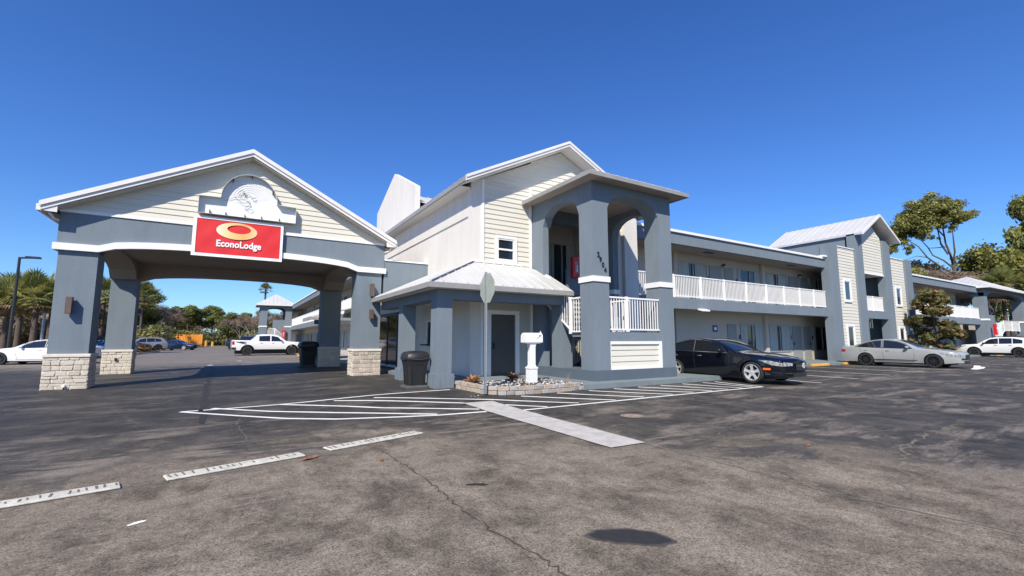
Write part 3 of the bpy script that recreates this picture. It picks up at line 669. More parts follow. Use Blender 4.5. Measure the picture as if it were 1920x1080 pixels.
# side wall: service window and glazed double door with red notice
sw=part('service_window',MB().box(WX-.05,WX,17.0,17.08,1.2,2.2).box(WX-.05,WX,17.62,17.7,1.2,2.2).box(WX-.05,WX,17.08,17.62,2.12,2.2),TRIM,lb)
part('pane',MB().box(WX-.02,WX-.005,17.08,17.62,1.25,2.12),GLASS,sw); part('ledge',MB().box(WX-.3,WX+.02,17.0,17.7,1.18,1.24),BLACKM,sw)
dd=part('entrance_door',MB().box(WX-.06,WX-.002,21.6,21.7,.15,2.75).box(WX-.06,WX-.002,24.9,25.0,.15,2.75).box(WX-.06,WX-.002,21.7,24.9,2.6,2.75).box(WX-.06,WX-.002,23.25,23.35,.15,2.6),BLACKM,lb)
part('pane',MB().box(WX-.03,WX-.004,21.7,23.25,.2,2.6),GLASS,dd); part('pane',MB().box(WX-.03,WX-.004,23.35,24.9,.2,2.6),GLASS,dd)
sg=thing('entrance_notice',(WX-.01,20.9,1.5),'red and white notice on the wall beside the dark entrance door','notice')
part('notice_plate',MB().box(WX-.03,WX-.002,20.65,21.2,1.45,2.4),WHITEP,sg); part('notice_panel',MB().box(WX-.036,WX-.03,20.72,21.13,1.75,2.34),REDP,sg); part('notice_text_band',MB().box(WX-.036,WX-.03,20.78,21.05,1.55,1.6),REDP,sg)
# link parapet to the porte cochere
part('link_parapet',MB().box(4.89,WX,17.82,18.3,2.95,4.52),GREY,lb); part('parapet_coping',MB().box(4.89,WX,17.78,18.34,4.52,4.57),TRIM,lb)
# main gable roof
RX,RZ=10.55,8.95; EL,ER,EZ=6.22,14.88,6.80; FY,BY=13.2,24.0
for s_,xe in ((-1,EL),(1,ER)):
    q=[(RX,BY+2,RZ),(RX,FY,RZ),(xe,FY,EZ),(xe,BY,EZ)]
    part('roof_slope',slab(q,.06),ROOF,lb); seams(lb,(RX,FY+.05,RZ),(RX,BY-.1,RZ),(xe,FY+.05,EZ),(xe,BY-.1,EZ),24)
    part('rake_fascia',MB().prism([(RX,RZ-.02),(xe,EZ-.02),(xe,EZ-.17),(RX,RZ-.17)],'y',FY-.04,FY),FASC,lb)
    part('rake_drip',MB().prism([(RX,RZ+.03),(xe,EZ+.03),(xe,EZ-.07),(RX,RZ-.07)],'y',FY-.07,FY-.04),FASC,lb)
    part('eave_gutter',MB().box(min(xe,xe-s_*.05)-.04,max(xe,xe-s_*.05)+.04,FY,BY,EZ-.17,EZ-.01),GUTT,lb)
    part('rake_soffit',MB().prism([(RX,RZ-.2),(xe,EZ-.2),(xe,EZ-.17),(RX,RZ-.17)],'y',FY,WY),mat('white_soffit',(.62,.60,.57),.8,var=.1,vscale=30,stretch=(.1,9,.1)),lb)
    xw=WX if s_<0 else EX
    part('eave_soffit',MB().box(min(xe,xw),max(xe,xw),WY,BY,EZ-.2,EZ-.17),MATS['white_soffit'],lb)
# cross gable with stucco end parapet
part('gable_parapet',MB().prism([(19.42,6.9),(19.42,8.39),(22.7,9.98),(25.95,8.62),(25.95,6.9)],'x',6.62,6.86),CREAM,lb)
part('cross_gable_roof',slab([(6.86,22.7,9.0),(10.5,22.7,9.0),(9.2,19.6,7.75),(6.86,19.6,7.75)],.06),ROOF,lb)
part('cross_gable_roof',slab([(10.5,22.7,9.0),(6.86,22.7,9.0),(6.86,25.8,7.75),(9.2,25.8,7.75)],.06),ROOF,lb)
seams(lb,(7.0,22.7,9.0),(9.4,22.7,9.0),(7.0,19.6,7.75),(9.2,19.6,7.75),6)
part('dormer_cheek',MB().prism([(19.7,6.9),(19.7,7.66),(22.7,8.9),(25.7,7.66),(25.7,6.9)],'x',8.2,8.3),GREY,lb)
# low hipped canopy
cx0,cy0,cz0=4.47,11.68,3.0; ctop=4.04; cxr=9.42
part('canopy_roof',slab([(cx0,cy0,cz0),(cxr,cy0,cz0),(cxr,WY-.75,3.67),(9.0,WY-.02,ctop),(WX+.05,WY-.02,ctop)],.05),ROOF,lb,label='front slope of the low canopy roof')
part('canopy_roof',slab([(cx0,cy0,cz0),(WX+.05,WY-.02,ctop),(WX-.02,17.78,ctop),(cx0,17.78,cz0)],.05),ROOF,lb,label='side slope of the low canopy roof')
part('hip_cap',MB().bar((cx0,cy0,cz0+.03),(WX+.05,WY-.02,ctop+.03),.09,.03),ROOF,lb); part('hip_joint',MB().bar((cx0+.06,cy0,cz0+.022),(WX+.11,WY-.02,ctop+.022),.05,.03),DGREY,lb)
for i in range(12):
    x=cx0+.38*(i+1)
    if x<cxr-.05:
        t=min(1,(x-cx0)/(WX+.05-cx0)); ye=cy0+(WY-.03-cy0)*t; ze=cz0+(ctop-cz0)*t
        if x>9.0: ye=WY-.5; ze=3.74
        part('roof_seam',MB().bar((x,cy0,cz0+.015),(x,ye,ze+.015),.03,.03),ROOF,lb)
for i in range(15):
    y=cy0+.4*(i+1)
    if y<17.75:
        t=min(1,(y-cy0)/(WY-.02-cy0)); part('roof_seam',MB().bar((cx0,y,cz0+.015),(cx0+(WX-cx0)*t,y,cz0+(ctop-cz0)*t+.015),.03,.03),ROOF,lb)
part('canopy_gutter',MB().box(cx0-.05,cxr,cy0-.05,cy0+.04,2.84,2.985),GUTT,lb); part('canopy_gutter',MB().box(cx0-.05,cx0+.04,cy0+.04,17.78,2.84,2.985),GUTT,lb)
part('wall_flashing',MB().box(WX-.06,9.0,WY-.07,WY-.045,ctop-.0,ctop+.06),TRIM,lb)
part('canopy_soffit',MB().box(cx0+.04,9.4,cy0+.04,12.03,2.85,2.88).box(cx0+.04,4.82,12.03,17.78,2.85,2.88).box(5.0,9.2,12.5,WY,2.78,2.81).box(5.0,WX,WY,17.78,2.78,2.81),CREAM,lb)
part('canopy_beam',MB().box(4.82,9.7,12.03,12.5,2.56,2.85),GREY,lb); part('canopy_beam',MB().box(4.82,5.28,12.5,17.8,2.56,2.85),GREY,lb)
def cpost(x,y,w_=.47,zb=.0,base=True,dy=None):
    p=part('canopy_post',MB().box(x,x+w_,y,y+(dy or w_),zb,2.56),GREY,lb)
    if base: part('post_base',MB().box(x-.06,x+w_+.06,y-.06,y+(dy or w_)+.06,zb,.46),GREY,p)
cpost(4.823,12.033,.467,.03); cpost(4.823,15.1,.455,.03)
cpost(9.2,12.08,.48,.497,False,.5)
part('floor_slab',MB().box(5.3,9.16,12.2,18.6,.02,.19),SLABC,lb)

# stair portico
sp=thing('stair_portico',(10.95,10.39,.07),'tall grey open stair tower porch with hipped roof, arches and house numbers 2904','stair tower')
PX0,PX1,PY0,PY1=9.16,12.73,10.39,13.6
part('plinth',MB().box(PX0-.02,PX1+.02,PY0-.02,WY-.18,.0,.497),DGREY,sp)
ent=MB().box(8.3,14.4,9.84,WY-.2,.0,.185); part('sidewalk_slab',ent,SLABC,sp)
def ppil(x0,x1,y0,y1,z0=.497,zt=5.9,band=True,label=None):
    p=part('pillar',MB().box(x0,x1,y0,y1,z0,zt),GREY,sp,label=label)
    if band: part('band',MB().box(x0-.035,x1+.035,y0-.035,y1+.035,3.17,3.34),TRIM,p)
    return p
ppil(9.16,9.80,10.39,11.01); ppil(12.10,12.73,10.39,11.01); ppil(9.16,9.40,13.0,WY-.002,band=False); ppil(12.45,12.73,12.95,13.54)
part('front_beam',arched_beam('y',9.163,12.727,9.80,12.10,5.55,6.06,6.35,10.393,11.0,.5,14),GREY,sp)
part('side_beam',arched_beam('x',11.013,WY-.01,11.013,13.0,5.4,6.0,6.35,9.164,9.5,.5,14),GREY,sp)
part('side_beam',arched_beam('x',11.013,WY-.01,11.013,12.95,5.3,6.0,6.35,12.4,12.726,.5,14),GREY,sp)
part('back_beam',MB().box(9.5,12.4,13.3,WY-.01,5.75,6.35),DGREY,sp)
part('ceiling',MB().box(9.5,12.4,11.0,13.3,6.2,6.24),SOFF,sp)
o_=.43; ez=6.43; ex0,ex1,ey0=PX0-o_,PX1+o_+.02,PY0-o_
ax=(ex0+ex1)/2; az_=7.5; ey1=WY-.06
part('roof_slope',slab([(ex0,ey0,ez),(ex1,ey0,ez),(ax,ey0+2.2,az_)],.05),ROOF,sp); part('roof_slope',slab([(ex0,ey1,ez),(ex0,ey0,ez),(ax,ey0+2.2,az_),(ax,ey1,az_)],.05),ROOF,sp); part('roof_slope',slab([(ex1,ey0,ez),(ex1,ey1,ez),(ax,ey1,az_),(ax,ey0+2.2,az_)],.05),ROOF,sp)
for i in range(1,11):
    x=ex0+(ex1-ex0)*i/11; t=1-abs(x-ax)/((ex1-ex0)/2); part('roof_seam',MB().bar((x,ey0,ez+.02),(x,ey0+2.2*t,ez+(az_-ez)*t+.02),.035,.035),ROOF,sp)
for i in range(1,9):
    y=ey0+.4*i
    for xe in (ex0,ex1):
        t=min(1,(y-ey0)/2.2); part('roof_seam',MB().bar((xe,y,ez+.02),(xe+(ax-xe)*t,y,ez+(az_-ez)*t+.02),.035,.035),ROOF,sp)
part('eave_fascia',MB().box(ex0-.03,ex1+.03,ey0-.03,ey0,ez-.12,ez+.01).box(ex0-.03,ex0,ey0,ey1,ez-.12,ez+.01).box(ex1,ex1+.03,ey0,ey1,ez-.12,ez+.01),GUTT,sp)
part('eave_soffit',MB().box(ex0,ex1,ey0,PY0,ez-.1,ez-.07).box(ex0,PX0,PY0,ey1,ez-.1,ez-.07).box(PX1,ex1,PY0,ey1,ez-.1,ez-.07),SOFF,sp)
# infill panel with boards
part('infill_beam',MB().box(9.80,12.10,10.42,10.62,1.36,1.64),GREY,sp)
part('panel_frame',MB().box(9.80,12.10,10.40,10.46,1.27,1.36).box(11.99,12.10,10.40,10.46,.56,1.27).box(9.80,12.10,10.40,10.46,.498,.56).box(9.80,9.84,10.40,10.46,.56,1.27),TRIM,sp)
siding(sp,[(9.84,.56),(11.99,.56),(11.99,1.27),(9.84,1.27)],'y',10.46,-1,.56,.178)
part('panel_back',MB().box(9.80,12.10,10.462,10.6,.498,1.36),CREAM,sp)
part('landing',MB().box(9.3,12.4,10.62,11.6,1.5,1.64),SLABC,sp)
railing(sp,(9.80,10.5),(12.10,10.5),1.66,2.76,[.36],20,label='white front railing of the stair landing')
railing(sp,(9.25,11.01),(9.25,11.62),1.6,2.76,[.98],5)
railing(sp,(9.25,11.62),(9.25,12.95),1.66,2.76,[],11,z0b=2.6,z1b=3.7)
railing(sp,(10.95,11.6),(10.95,13.6),1.5,2.6,[.03],14,z0b=.4,z1b=1.5)
railing(sp,(10.95,10.7),(10.95,11.6),1.62,2.72,[.95],5)
# flights
def flight(x0,x1,ya,yb,za,zb,n):
    f=part('stair_flight',MB().prism([(ya,za),(yb,zb),(yb,zb-.2),(ya,za-.2)],'x',x0,x1),GREY,sp)
    for i in range(n):
        t=i/n; y=ya+(yb-ya)*t; y2=ya+(yb-ya)*(t+1/n); z=za+(zb-za)*(t+1/n); part('tread',MB().box(x0+.03,x1-.03,min(y,y2),max(y,y2),z-.06,z),CONC,f)
flight(9.35,10.7,11.6,WY-.1,1.64,3.3,9); flight(11.05,12.4,13.6,11.6,.5,1.64,7)
part('upper_landing',MB().box(9.16,12.5,WY-.1,15.3,3.1,3.3),SLABC,sp)
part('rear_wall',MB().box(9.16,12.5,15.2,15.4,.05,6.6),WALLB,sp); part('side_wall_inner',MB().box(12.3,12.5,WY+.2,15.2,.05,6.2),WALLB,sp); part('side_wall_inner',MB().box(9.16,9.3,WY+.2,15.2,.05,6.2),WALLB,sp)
part('low_wall',MB().box(10.75,12.5,WY-.08,WY+.05,3.3,4.1),GREY,sp)
def slider(parent,ax,c,u0,u1,z0,z1,out,dark=.4,m=CURT,name='window'):
    """sliding window: frame, curtain panel behind glass tint, dark pane"""
    def bx(a0,a1,d0,d1,b0,b1,mb=None):
        mb=mb or MB(); lo,hi=min(c+out*d0,c+out*d1),max(c+out*d0,c+out*d1)
        return mb.box(a0,a1,lo,hi,b0,b1) if ax=='y' else mb.box(lo,hi,a0,a1,b0,b1)
    f=bx(u0,u1,-.02,.05,z1-.05,z1); bx(u0,u1,-.02,.05,z0,z0+.05,f); bx(u0,u0+.05,-.02,.05,z0+.05,z1-.05,f); bx(u1-.05,u1,-.02,.05,z0+.05,z1-.05,f)
    um=u0+(u1-u0)*.5; bx(um-.03,um+.03,-.02,.045,z0+.05,z1-.05,f)
    wn=part(name,f,FRAME,parent); w_=(u1-u0)
    c0,c1=(u0+.05,um-.03-dark*w_*.0),(um+.03,u1-.05)
    # curtains (pleated) leaving a dark gap
    gap=w_*.16*dark/.4
    for (a,b) in ((u0+.05,um-gap),(um+gap*.6,u1-.05)):
        n=max(4,int((b-a)/.11)); mb=MB()
        for i in range(n+1):
            u=a+(b-a)*i/n; d=.006 if i%2 else .03
            for z in (z0+.05,z1-.05): mb.v.append((u,c+out*d*.5,z) if ax=='y' else (c+out*d*.5,u,z))
            if i: q=2*i; mb.f.append((q-2,q,q+1,q-1)); mb.m.append(0)
        part('curtain',mb,m,wn)
    part('pane',bx(u0+.05,u1-.05,-.012,-.004,z0+.05,z1-.05),GLASS,wn)
    return wn
slider(sp,'y',15.19,9.9,10.9,3.35,5.45,-1); slider(sp,'y',15.19,11.1,12.2,3.35,5.45,-1,dark=.9)
DIG=mat('black_number',(.02,.02,.02),.5)
for ch,x,z in (('2',9.38,3.94),('9',9.46,3.79),('0',9.56,3.63),('4',9.65,3.48)): text(sp,ch,x,10.375,z,.21,DIG,name='house_number',bold=.006,ext=.006)
def extinguisher(loc,rz,label,s=1.0):
    t=thing('extinguisher_cabinet',loc,label,'extinguisher cabinet','red fire extinguisher cabinets',rz=rz)
    b_=part('cabinet',MB().box(-.14,.14,-.16,0,0,.72),REDP,t,world=False,bevel=.01)
    part('door_glass',MB().box(-.075,.075,-.166,-.161,.14,.56),mat('cabinet_glass',(.25,.26,.26),.1),b_,world=False)
    part('extinguisher',MB().lathe([(0,.18),(.035,.18),(.038,.42),(.015,.47),(0,.5)],10,'z',(0,-.18,0)),ALLOY,b_,world=False)
    t.scale=(s,)*3; return t
extinguisher((11.05,WY-.085,3.78),0,'red extinguisher cabinet on the landing wall behind the front pillar of the stair porch',1.1)

# ------------------------------------------------------------------ right wing
def lantern(x,y,z,parent,out=(0,-1)):
    L=wloc(parent); t=part('wall_lantern',MB().lathe([(0,.0),(.05,.02),(.11,-.1),(.03,-.07),(0,-.06)],8,'z',(x+out[0]*.12,y+out[1]*.12,z)).bar((x,y,z-.05),(x+out[0]*.12,y+out[1]*.12,z-.02),.03),BLACKM,parent)
    part('lantern_glass',MB().lathe([(.0,-.26),(.05,-.25),(.075,-.1),(0,-.09)],8,'z',(x+out[0]*.12,y+out[1]*.12,z)),FRAME,t); return t
DM=CURT
def bay(parent,X,z,lower,flip=False,ax='y',c=15.6,out=-1,sides=(-1,1)):
    """a pair of rooms mirrored about the lantern at X: windows outside, doors inside"""
    for s_ in sides:
        d0,d1=(X+s_*.1,X+s_*(1.25 if s_<0 else 1.0)); a,b=min(d0,d1)+.08,max(d0,d1)
        if ax=='y': D=part('door',MB().box(a,b,c-.05,c,z,z+2.13),DOORG,parent); part('handle',MB().box(b-.12 if s_>0 else a+.05,b-.05 if s_>0 else a+.12,c-.09,c-.05,z+.95,z+1.1),BLACKM,D)
        else: D=part('door',MB().box(c-.05,c,a,b,z,z+2.13),DOORG,parent)
        w0,w1=(X+s_*1.4,X+s_*3.75); a,b=min(w0,w1),max(w0,w1)
        if ax=='y': xm=X+s_*1.32; part('room_plate',MB().box(xm-.06,xm+.06,c-.03,c,z+1.3,z+1.55),BLACKM,parent)
        slider(parent,ax,c-.005,a,b,z+(.05 if not lower else .55),z+2.16,-1,dark=random.choice([.3,.5,.9]))
    if not lower: 
        if ax=='y': lantern(X,c-.02,z+2.3,parent)
        else: lantern(c-.02,X,z+2.3,parent,(-1,0))
def wing(x0,x1,bays,label,nb,posts,name='motel_wing',pil=(),xa=None,xb=None):
    t=thing(name,((x0+x1)/2,14.0,0),label,'motel wing','two-storey motel wings')
    X0,X1=xa or x0,xb or x1
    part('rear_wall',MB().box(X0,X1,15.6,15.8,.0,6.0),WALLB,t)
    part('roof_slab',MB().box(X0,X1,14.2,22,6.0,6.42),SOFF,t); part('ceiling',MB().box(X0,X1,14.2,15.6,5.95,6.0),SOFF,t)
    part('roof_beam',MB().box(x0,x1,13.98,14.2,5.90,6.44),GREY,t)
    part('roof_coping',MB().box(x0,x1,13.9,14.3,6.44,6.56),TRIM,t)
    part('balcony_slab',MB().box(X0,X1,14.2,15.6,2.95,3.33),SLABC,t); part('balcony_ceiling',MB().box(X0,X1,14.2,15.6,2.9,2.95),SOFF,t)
    part('balcony_beam',MB().box(x0,x1,13.98,14.2,2.85,3.36),GREY,t)
    part('sidewalk',MB().box(X0,X1,12.9,15.6,-.02,.13),SLABC,t)
    part('back_wall',MB().box(x0,x1,21.8,22,0,6.0),CREAM,t)
    railing(t,(x0,14.06),(x1,14.06),3.37,4.44,posts,nb,bw=.03,stuff=nb>290)
    for X in bays: bay(t,X,3.34,False); bay(t,X,.14,True,sides=((1,) if abs(X-23.3)<.1 else (-1,1)))
    for X in pil: part('pilaster',MB().box(X-.16,X+.16,15.42,15.6,.13,5.95),WALLB,t)
    return t
w1=wing(14.46,31.5,[23.3,31.35],'nearer two-storey motel wing with white balcony railing behind the black sedan',148,[.165,.28,.39,.50,.61,.715,.815,.91],pil=(19.2,27.15),xb=35.2)
part('gutter_end',MB().box(31.0,31.45,13.8,14.3,6.56,6.66),TRIM,w1)
part('ceiling_lamp',MB().box(20.6,21.3,14.6,14.85,5.93,5.951),BLACKM,w1); part('ceiling_lamp',MB().box(28.6,29.3,14.6,14.85,5.93,5.951),BLACKM,w1)
part('flood_fixture',MB().prism([(13.75,2.76),(14.0,2.84),(14.0,2.9),(13.75,2.82)],'x',18.85,19.45),TRIM,w1)
sgn=thing('blue_sign',(22.4,15.58,1.85),'small square blue notice on the ground-floor wall behind the black sedan','sign')
part('sign_plate',MB().box(22.2,22.6,15.57,15.595,1.84,2.2),mat('blue_sign',(.02,.06,.2),.5),sgn); part('sign_symbol',MB().box(22.3,22.5,15.562,15.57,1.94,2.1),WHITEP,sgn)
w2=wing(44.25,60.6,[48.5,56.6],'farther two-storey motel wing at the right behind the small magnolia tree',150,[.13,.25,.37,.49,.61,.73,.85],pil=(52.5,),xa=40.5)

# stair tower between the wings
tw=thing('stair_tower',(38,13.7,0),'gabled stair tower with cream siding strips between grey piers','stair tower')
for x0,x1,zt in ((31.4,32.6,7.44),(35.15,36.2,8.5),(39.45,40.55,8.5),(43.15,44.3,7.48)):
    part('pier',MB().box(x0,x1,13.72,14.2,0,zt),GREY,tw)
part('side_mass',MB().box(31.45,35.2,14.2,19.5,6.58,7.3),GREY,tw); part('side_mass',MB().box(40.5,44.25,14.2,19.5,6.58,7.3),GREY,tw); part('stair_side_wall',MB().box(35.25,35.5,14.2,17,0,5.9),GREY,tw); part('stair_side_wall',MB().box(40.2,40.45,14.2,17,0,5.9),GREY,tw); part('stepped_parapet',MB().box(31.4,35.2,19.3,19.5,6.5,7.5),GREY,tw)
part('upper_mass',MB().box(35.3,40.9,14.35,19.4,6.6,8.42),GREY,tw)
part('siding_backing',MB().prism([(36.2,5.95),(39.45,5.95),(39.45,8.75),(37.95,9.6),(36.2,8.6)],'y',13.87,14.2),CREAM,tw)
siding(tw,[(36.2,6.0),(39.45,6.0),(39.45,8.5),(36.2,8.5)],'y',13.87,-1,6.0,.2); siding(tw,[(36.2,8.5),(39.45,8.5),(37.95,9.4)],'y',13.87,-1,8.5,.2)
for x0,x1 in ((32.6,35.15),(40.55,43.15)):
    part('siding_backing',MB().box(x0,x1,13.87,14.06,0,7.38),CREAM,tw)
    wx=x0+.75
    siding(tw,[(x0,.1),(x1,.1),(x1,7.4),(x0,7.4)],'y',13.87,-1,.1,.2,holes=[(wx,wx+1.0,3.8,5.32),(wx,wx+1.0,.7,2.4)])
    part('top_trim',MB().box(x0,x1,13.8,14.0,7.4,7.46),TRIM,tw)
    window(tw,'y',13.85,-1,wx+.1,wx+.9,3.95,5.2,trim=.12,mullion=False,glass=GLASSB); window(tw,'y',13.85,-1,wx+.1,wx+.9,.85,2.28,trim=.12,mullion=False)
part('lintel',MB().box(36.2,39.45,13.8,15.0,5.9,6.0),TRIM,tw); part('floor_beam',MB().box(36.2,39.45,13.75,14.1,2.85,3.36),GREY,tw)
part('opening_floor',MB().box(36.2,39.45,14.1,19.2,3.1,3.3),SLABC,tw); part('opening_back',MB().box(36.2,39.45,17.0,17.1,0,5.9),WALLB,tw)
part('dark_doorway',MB().box(37.0,38.0,16.95,16.99,3.3,5.4).box(37.2,38.1,16.95,16.99,.1,2.2),DARK,tw)
railing(tw,(36.2,14.0),(39.45,14.0),3.37,4.42,[.5],26,bw=.035)
for s_,xe in ((-1,35.15),(1,41.1)):
    part('roof_slope',slab([(38.05,13.25,10.12),(38.05,19.6,10.12),(xe,19.6,8.52),(xe,13.25,8.52)],.12),ROOF,tw)
    part('rake_fascia',MB().prism([(38.05,10.14),(xe,8.54),(xe,8.36),(38.05,9.96)],'y',13.2,13.25),FASC,tw)
    seams(tw,(38.05,13.3,10.12),(38.05,19.5,10.12),(xe,13.3,8.52),(xe,19.5,8.52),15,w=.03,h=.03)
part('gable_fill',MB().prism([(35.6,8.4),(40.6,8.4),(38.05,9.85)],'y',14.2,14.3),DGREY,tw)

# far stair porticos (right and left wing), simpler hip-roofed towers
def far_portico(x0,x1,y0,y1,label,band_out,rail_face='y',bayside=None,lit=True):
    t=thing('stair_portico',((x0+x1)/2,y0,0),label,'stair tower','hip-roofed stair towers of the far wings')
    w_=.85; 
    for (a,b) in ((x0,y0),(x1-w_,y0),(x0,y1-w_),(x1-w_,y1-w_)):
        p=part('pillar',MB().box(a,a+w_,b,b+w_,0,5.9),GREY,t); part('band',MB().box(a-.05,a+w_+.05,b-.05,b+w_+.05,3.25,3.42),TRIM,p)
    for yy in (y0+.002,y1-.4): part('beam',arched_beam('y',x0,x1,x0+w_,x1-w_,5.6,6.1,6.45,yy,yy+.38),GREY,t)
    for xx in (x0+.002,x1-.4): part('beam',arched_beam('x',y0+.38,y1-.38,y0+w_,y1-w_,5.6,6.1,6.45,xx,xx+.38),GREY,t)
    e=.55; A=[(x0-e,y0-e,6.5),(x1+e,y0-e,6.5),(x1+e,y1+e,6.5),(x0-e,y1+e,6.5)]; ap=((x0+x1)/2,(y0+y1)/2,8.2)
    for i in range(4):
        p_,q_=A[i],A[(i+1)%4]; part('roof_slope',slab([p_,q_,ap],.06),ROOF,t)
        for k in range(1,10):
            u=k/10; b_=Vector(p_).lerp(Vector(q_),u); tt=1-abs(2*u-1); c_=Vector(p_).lerp(Vector(q_),.5).lerp(Vector(ap),1.0)
            mid=Vector(p_).lerp(Vector(ap),tt) if u<.5 else Vector(q_).lerp(Vector(ap),tt)
            part('roof_seam',MB().bar(b_+Vector((0,0,.02)),mid+Vector((0,0,.02)),.04,.04),ROOF,t)
    part('eave_fascia',MB().box(x0-e-.03,x1+e+.03,y0-e-.03,y0-e,6.32,6.5).box(x0-e-.03,x0-e,y0-e,y1+e,6.32,6.5).box(x1+e,x1+e+.03,y0-e,y1+e,6.32,6.5),FASC,t)
    part('soffit',MB().box(x0-e,x1+e,y0-e,y1+e,6.3,6.33),SOFF,t)
    return t
fp1=far_portico(60.7,74.5,13.6,19,'hip-roofed grey stair tower at the right edge beyond the white crossover','y')
part('rear_wall',MB().box(60.62,66,15.6,15.8,0,3.9),WALLB,fp1); part('half_wall',MB().box(61.6,66.0,14.2,14.5,0,3.9),GREY,fp1); part('stair_wall',MB().box(65,70,18.0,18.3,2.2,5.0),DGREY,fp1)
railing(fp1,(64.2,14.0),(68.4,14.0),1.4,2.5,[.98],20,bw=.04,z0b=3.2,z1b=4.2) if False else railing(fp1,(64.2,14.0),(67.9,14.0),.7,1.7,[.98],16,bw=.03,z0b=2.3,z1b=3.4)
railing(fp1,(67.9,14.0),(73.6,14.0),2.3,3.4,[.5,.98],24,bw=.03)
extinguisher((64.1,13.95,1.9),0,'red extinguisher cabinet on the far stair tower, above the white crossover roof',1.5)

# ------------------------------------------------------------------ left wing (runs away behind the porte cochere)
lw=thing('motel_wing',(7,50,0),'two-storey motel wing receding on the left beyond the drive-through roof','motel wing','two-storey motel wings')
y0,y1=26.4,96
part('rear_wall',MB().box(8.7,8.9,y0,y1,0,6.0),WALLB,lw); part('ceiling',MB().box(7.2,8.7,y0,y1,5.95,6.0),SOFF,lw); part('roof_slab',MB().box(7.2,15,y0,y1,6.0,6.42),SOFF,lw)
part('roof_beam',MB().box(6.98,7.2,y0,y1,5.9,6.44),GREY,lw); part('roof_coping',MB().box(6.9,7.3,y0,y1,6.44,6.56),TRIM,lw)
part('balcony_slab',MB().box(7.2,8.7,y0,y1,2.95,3.33),SLABC,lw); part('balcony_ceiling',MB().box(7.2,8.7,y0,y1,2.9,2.95),SOFF,lw); part('balcony_beam',MB().box(6.98,7.2,y0,y1,2.85,3.36),GREY,lw)
part('sidewalk',MB().box(5.6,8.7,y0,y1,-.02,.13),CONC,lw)
railing(lw,(7.05,y0),(7.05,y1),3.37,4.44,[i/40 for i in range(41)],580,bw=.045,stuff=True)
for k in range(7):
    Y=31+8.1*k; bay(lw,Y,3.34,False,ax='x',c=8.7); bay(lw,Y,.14,True,ax='x',c=8.7)
ec=thing('entry_canopy',(5.0,33,0),'small shed roof on a white post beside the left motel wing','canopy')
part('shed_roof',slab([(4.2,32.4,2.95),(7.0,32.4,3.7),(7.0,36.2,3.7),(4.2,36.2,2.95)],.08),ROOF,ec); part('fascia',MB().box(4.15,4.22,32.4,36.2,2.72,2.95).box(4.22,7.0,32.36,32.42,2.72,2.9),GUTT,ec)
part('beam',MB().box(4.5,7.0,32.8,33.1,2.45,2.75),DGREY,ec); part('post',MB().box(5.2,5.6,32.8,33.2,0,2.45),TRIM,ec)
fp2=far_portico(2.95,7.0,74,78.5,'hip-roofed grey stair tower on the left wing behind the white pickup','y')
part('half_wall',MB().box(4.6,6.2,74.5,74.8,0,4.3),GREY,fp2)
railing(fp2,(3.8,74.2),(4.9,74.2),2.0,3.1,[.98],8,bw=.05); railing(fp2,(4.9,74.2),(6.4,74.2),2.0,3.1,[],10,bw=.05,z0b=.6,z1b=1.7)
extinguisher((6.0,73.9,1.55),0,'red extinguisher cabinet on the left stair tower above the pickup bonnet',1.8)

# wheel stops
ws=mesh('wheel_stop',MB().prism([(-.09,0),(.09,0),(.065,.13),(-.065,.13)],'x',-.9,.9),YEL,bevel=.015); wsb=mesh('wheel_stop_blue',MB().prism([(-.09,0),(.09,0),(.065,.13),(-.065,.13)],'x',-.9,.9),BLUEP,bevel=.015)
for x,y,rz,me,lab in ((27.3,12.75,0,ws,'yellow concrete wheel stop right of the black sedan bonnet'),(30.9,12.75,0,ws,'yellow concrete wheel stop behind the tail of the grey sedan'),(23.9,12.75,0,ws,'yellow wheel stop in the bay beside the black sedan'),(58.9,12.6,0,ws,'yellow wheel stop under the white crossover'),
  (4.95,44.6,math.pi/2,ws,'yellow wheel stop in front of the white pickup'),(5.1,40.3,math.pi/2,wsb,'blue wheel stop beside the yellow one near the left wing')):
    o=link('wheel_stop',me,None,(x,y,0)); o.rotation_euler=(0,0,rz); tag(o,lab,'wheel stop','concrete wheel stops')

# ------------------------------------------------------------------ planter, mailbox, stop sign, bins
pl=thing('planter_bed',(6.8,10.6,.05),'low curved planter of stacked tan blocks filled with white gravel','planter')
edge=[(5.36,11.75),(5.38,10.95),(5.46,10.35),(5.75,9.98),(6.2,9.85),(6.7,9.84),(7.3,9.84),(7.9,9.86),(8.25,9.95)]
BLK=[objrand(mat('planter_block_%s'%n_,c_,.92,var=.28,vscale=9,bump=.9,bscale=50),.16) for n_,c_ in (('tan',(.42,.34,.27)),('grey',(.36,.34,.32)))]
def along(P,s_):
    for a,b in zip(P,P[1:]):
        a=Vector(a); b=Vector(b); L=(b-a).length
        if s_<=L: return a.lerp(b,s_/L),math.atan2((b-a).y,(b-a).x)
        s_-=L
    return Vector(P[-1]),math.atan2((b-a).y,(b-a).x)
TL=sum((Vector(b)-Vector(a)).length for a,b in zip(edge,edge[1:]))
bmes=[]
for k in range(6):
    r=random.Random(k+50); mb=MB().box(-.5,.5,-.5,.5,-.5,.5); mb.v=[(x*(1+r.uniform(-.06,.04)),y*(1+r.uniform(-.12,.1)),z*(1+r.uniform(-.08,.02))) for x,y,z in mb.v]; bmes.append(mesh('block',mb,BLK[k%2],bevel=.07))
Lp=pl.location
